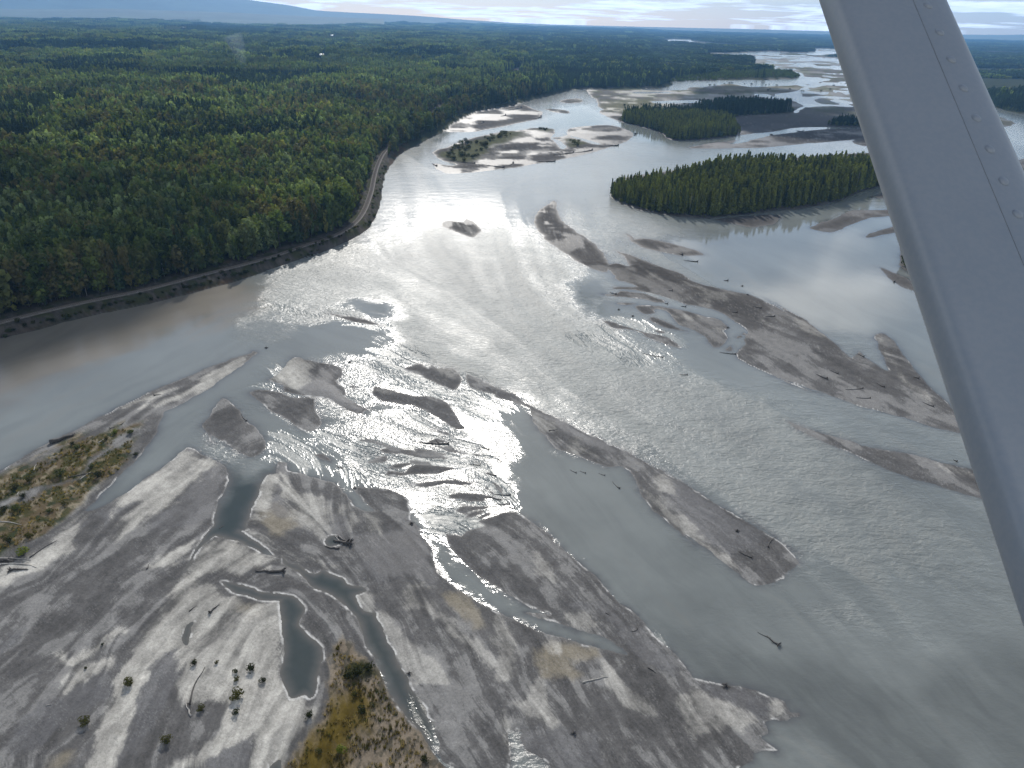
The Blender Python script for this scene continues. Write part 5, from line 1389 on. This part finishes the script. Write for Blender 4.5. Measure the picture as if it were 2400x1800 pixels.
p = t.n('ShaderNodeBsdfPrincipled', ins={'Base Color': c, 'Roughness': .48, 'Normal': bb.outputs[0], 'Coat Weight': .1, 'Coat Roughness': .25}); t.n('ShaderNodeOutputMaterial', ins={0: p.outputs[0]})
M_SEAM = simple_mat('dark_seam', (.05, .05, .055), .7)
e = link('wing_strut', None)
base_ = S0 + SDIR * -1.15
e.location = tuple(base_); prop(e, 'grey white riveted aircraft wing strut slanting across the upper right', 'wing strut')
E0 = Vector(base_)


def strut_part(name, section, u0_, u1_, m, n=2, smooth=True):
    V = []; F = []
    for k in range(n):
        u_ = u0_ + (u1_ - u0_) * k / (n - 1)
        for (a, b) in section: V.append(S0 + SDIR * u_ + CH * (a * CW) + TH * (b * CW) - base_)
    k = len(section)
    for i in range(n - 1):
        for j in range(k): F.append((i * k + j, i * k + (j + 1) % k, (i + 1) * k + (j + 1) % k, (i + 1) * k + j))
    me = mesh_np(name, V, F, smooth); me.materials.append(m)
    return link(name, me, e)


sk = strut_part('skin', full, -1.15, 2.2, M_STRUT, 12)
strut_part('seam', [(.0985, .1385), (.1025, .1265), (.1055, .1262), (.1035, .1325)], -1.15, 2.2, M_SEAM, 8, False)
# rivet heads along the lap
def front_y(a):
    xs_ = [q[0] for q in prof]; ys_ = [q[1] for q in prof]
    return float(np.interp(a, xs_, ys_))


rows = []
for py_ in (13, 76, 140, 207, 277, 350, 425, 502, 583, 668, 757):
    # point on the strut surface (chord .215) that falls on this photo row
    lo_, hi_ = -1.1, 1.5
    A_ = S0 + CH * (.225 * CW) + TH * (front_y(.225) * CW)
    for _ in range(60):
        m_ = (lo_ + hi_) / 2; q = A_ + SDIR * m_
        yy_ = float(project(q[0:1], q[1:2], q[2:3])[1][0])
        if yy_ > py_: lo_ = m_
        else: hi_ = m_
    rows.append(lo_)
rv = []
for i in range(1, 5):
    pass
rad_ = .0062
slope = (front_y(.26) - front_y(.19)) / .07
nrm = TH - CH * slope; nrm /= np.linalg.norm(nrm)
tx_ = np.cross(SDIR, nrm)
V = [nrm * rad_ * .34]; F = []
for ring, (q, hgt) in enumerate(((.45, .31), (.8, .2), (1.0, .0), (1.0, -.2))):
    for j in range(14):
        a = 6.283 * j / 14; V.append(SDIR * math.cos(a) * rad_ * q + tx_ * math.sin(a) * rad_ * q + nrm * rad_ * hgt)
T3 = [(0, 1 + j, 1 + (j + 1) % 14, 0) for j in range(14)]
me_r = bpy.data.meshes.new('rivet')
me_r.from_pydata([tuple(v) for v in V], [], [(0, 1 + j, 1 + (j + 1) % 14) for j in range(14)] + [(1 + r__ * 14 + j, 1 + (r__ + 1) * 14 + j, 1 + (r__ + 1) * 14 + (j + 1) % 14, 1 + r__ * 14 + (j + 1) % 14) for r__ in range(3) for j in range(14)])
me_r.polygons.foreach_set('use_smooth', np.ones(len(me_r.polygons), bool)); me_r.materials.append(M_STRUT)
for u_ in rows:
    q = S0 + SDIR * u_ + CH * (.225 * CW) + TH * (front_y(.225) * CW) - base_
    o = link('rivet', me_r, e); o.location = tuple(q)
# ------------------------------------------------------------------ sun, sky, air
SUN_AZ = math.radians(-5.5); SUN_EL = math.radians(33.5)
sd_ = np.array([math.sin(SUN_AZ) * math.cos(SUN_EL), math.cos(SUN_AZ) * math.cos(SUN_EL), math.sin(SUN_EL)])
sun = bpy.data.lights.new('sun', 'SUN'); sun.energy = 4.6; sun.angle = math.radians(.53); sun.color = (1, .955, .89)
so = link('sun', sun); so.rotation_euler = Vector(-sd_).to_track_quat('-Z', 'Y').to_euler()
so.location = (0, 0, 900)
w = bpy.data.worlds.new('World'); scene.world = w; w.use_nodes = True
t = NT(w.node_tree)
sky = t.n('ShaderNodeTexSky', sky_type='NISHITA', sun_disc=False, sun_elevation=SUN_EL, sun_rotation=SUN_AZ, altitude=200, air_density=1.0, dust_density=.6, ozone_density=1.2)
tc = t.n('ShaderNodeTexCoord')
sx = t.n('ShaderNodeSeparateXYZ', ins={0: tc.outputs['Generated']})
zz = t.math('ADD', t.math('MAXIMUM', sx.outputs[2], 0.0), .055)
cx = t.math('DIVIDE', sx.outputs[0], zz); cy = t.math('DIVIDE', sx.outputs[1], zz)
cv = t.n('ShaderNodeCombineXYZ', ins={0: cx, 1: cy, 2: 0.0})
c1 = t.n('ShaderNodeTexNoise', ins={'Vector': cv.outputs[0], 'Scale': .42, 'Detail': 8.0, 'Roughness': .58, 'Distortion': .25})
c2_ = t.n('ShaderNodeTexNoise', ins={'Vector': cv.outputs[0], 'Scale': 1.5, 'Detail': 6.0, 'Roughness': .6})
cover = t.rng(sx.outputs[2], 0.0, .75, .53, .47)
dens = t.math('ADD', c1.outputs[0], t.math('MULTIPLY', t.math('SUBTRACT', c2_.outputs[0], .5), .25))
lo = t.math('SUBTRACT', 1.0, cover)
mask = t.n('ShaderNodeMapRange', ins={0: dens, 1: lo, 2: t.math('ADD', lo, .09), 3: 0.0, 4: 1.0}, interpolation_type='SMOOTHSTEP').outputs[0]
shade = t.rng(c2_.outputs[0], .35, .65, .62, 1.0)
ccol = t.mix(shade, (6.0, 6.8, 7.8), (23.0, 23.2, 23.2))
skyc = t.mix(t.math('MULTIPLY', mask, .9), sky.outputs[0], ccol)
bg = t.n('ShaderNodeBackground', ins={'Color': skyc, 'Strength': .1})
t.n('ShaderNodeOutputWorld', ins={0: bg.outputs[0]})

# broken cloud overhead (above the frame) that shades parts of the valley
def cloud(outline, H, seed, thick=.22):
    P = Poly(outline); r = np.random.default_rng(seed)
    X = np.exp(P.l) * np.sin(P.t); Y = np.exp(P.l) * np.cos(P.t)
    cx, cy = X.mean(), Y.mean(); s = H / sd_[2]
    parts = []; V0 = []; F0 = []
    for i in range(9):
        for j in range(16):
            a = 6.2832 * j / 16; e_ = math.pi * (i / 8 - .5); V0.append((math.cos(a) * math.cos(e_), math.sin(a) * math.cos(e_), math.sin(e_)))
    for i in range(8):
        for j in range(16): F0.append((i * 16 + j, i * 16 + (j + 1) % 16, (i + 1) * 16 + (j + 1) % 16, (i + 1) * 16 + j))
    V0 = np.array(V0); F0 = np.array(F0)
    ext = min(X.max() - X.min(), Y.max() - Y.min()); n = 0
    while n < 70:
        x, y = r.uniform(X.min(), X.max()), r.uniform(Y.min(), Y.max())
        t_, l_ = logpolar(np.array([x]), np.array([y])); d = float(P.sd(t_, l_)[0]) * math.hypot(x, y)
        if d <= 0: continue
        n += 1
        rr = min(max(d * 1.25, ext * .05), ext * .3) * r.uniform(.75, 1.15)
        v = V0 * np.array([rr, rr, rr * (.5 + .3 * r.random())])
        v[:, 2] = np.where(v[:, 2] < 0, v[:, 2] * .35, v[:, 2])
        v = v * (1 + .25 * (fbm(V0[:, 0] * 2 + n, V0[:, 1] * 2 + V0[:, 2] * 3, 3, seed) - .5))[:, None]
        parts.append((v + np.array([x - cx, y - cy, r.uniform(0, rr * .3)]), F0))
    me = mesh_np('cloud', *join(parts), True); me.materials.append(M_CLOUD)
    o = link('cloud', me); o.location = (cx + sd_[0] * s, cy + sd_[1] * s, H)
    prop(o, kind='structure')


M_CLOUD = simple_mat('cloud_white', (.85, .86, .88), 1.0)
for k, (s_, H_) in enumerate((("S -500,1000 -500,450 0,450 160,490 300,480 420,520 440,590 400,650 300,690 100,760", 1300), ("S -300,132 -50,118 150,110 300,112 430,118 425,128 300,132 100,130", 1500), ("S 1600,240 1640,205 1760,200 1880,215 1960,250 2000,300 1900,318 1760,300 1700,285 1640,265", 1200), ("S 860,140 950,132 1080,140 1060,147 950,151 880,148", 1500), ("S 590,188 640,185 700,190 690,198 620,198", 1300))):
    cloud(s_, H_, 30 + k)

HB = 20300.0; HT = 640.0
hz = link('haze', mesh_np('haze', [(-HB, -900, -2.5), (HB, -900, -2.5), (HB, HB, -2.5), (-HB, HB, -2.5), (-HB, -900, HT), (HB, -900, HT), (HB, HB, HT), (-HB, HB, HT)],
                     [(0, 3, 2, 1), (4, 5, 6, 7), (0, 1, 5, 4), (1, 2, 6, 5), (2, 3, 7, 6), (3, 0, 4, 7)]))
prop(hz, kind='stuff')
m_h, t = mat('blue_air')
pv = t.n('ShaderNodeVolumePrincipled', ins={'Color': (.25, .55, 1.0, 1), 'Density': 5.4e-5, 'Anisotropy': .2})
t.n('ShaderNodeOutputMaterial', ins={'Volume': pv.outputs[0]})
hz.data.materials.append(m_h)

scene.view_settings.view_transform = 'Standard'; scene.view_settings.look = 'None'
scene.view_settings.exposure = 0.0; scene.view_settings.gamma = 1.0
scene.render.engine = 'CYCLES'
scene.cycles.use_denoising = True
scene.cycles.max_bounces = 6; scene.cycles.transparent_max_bounces = 6; scene.cycles.volume_bounces = 1
scene.cycles.sample_clamp_indirect = 4.0
scene.cycles.use_adaptive_sampling = False
scene.cycles.adaptive_threshold = 0.02
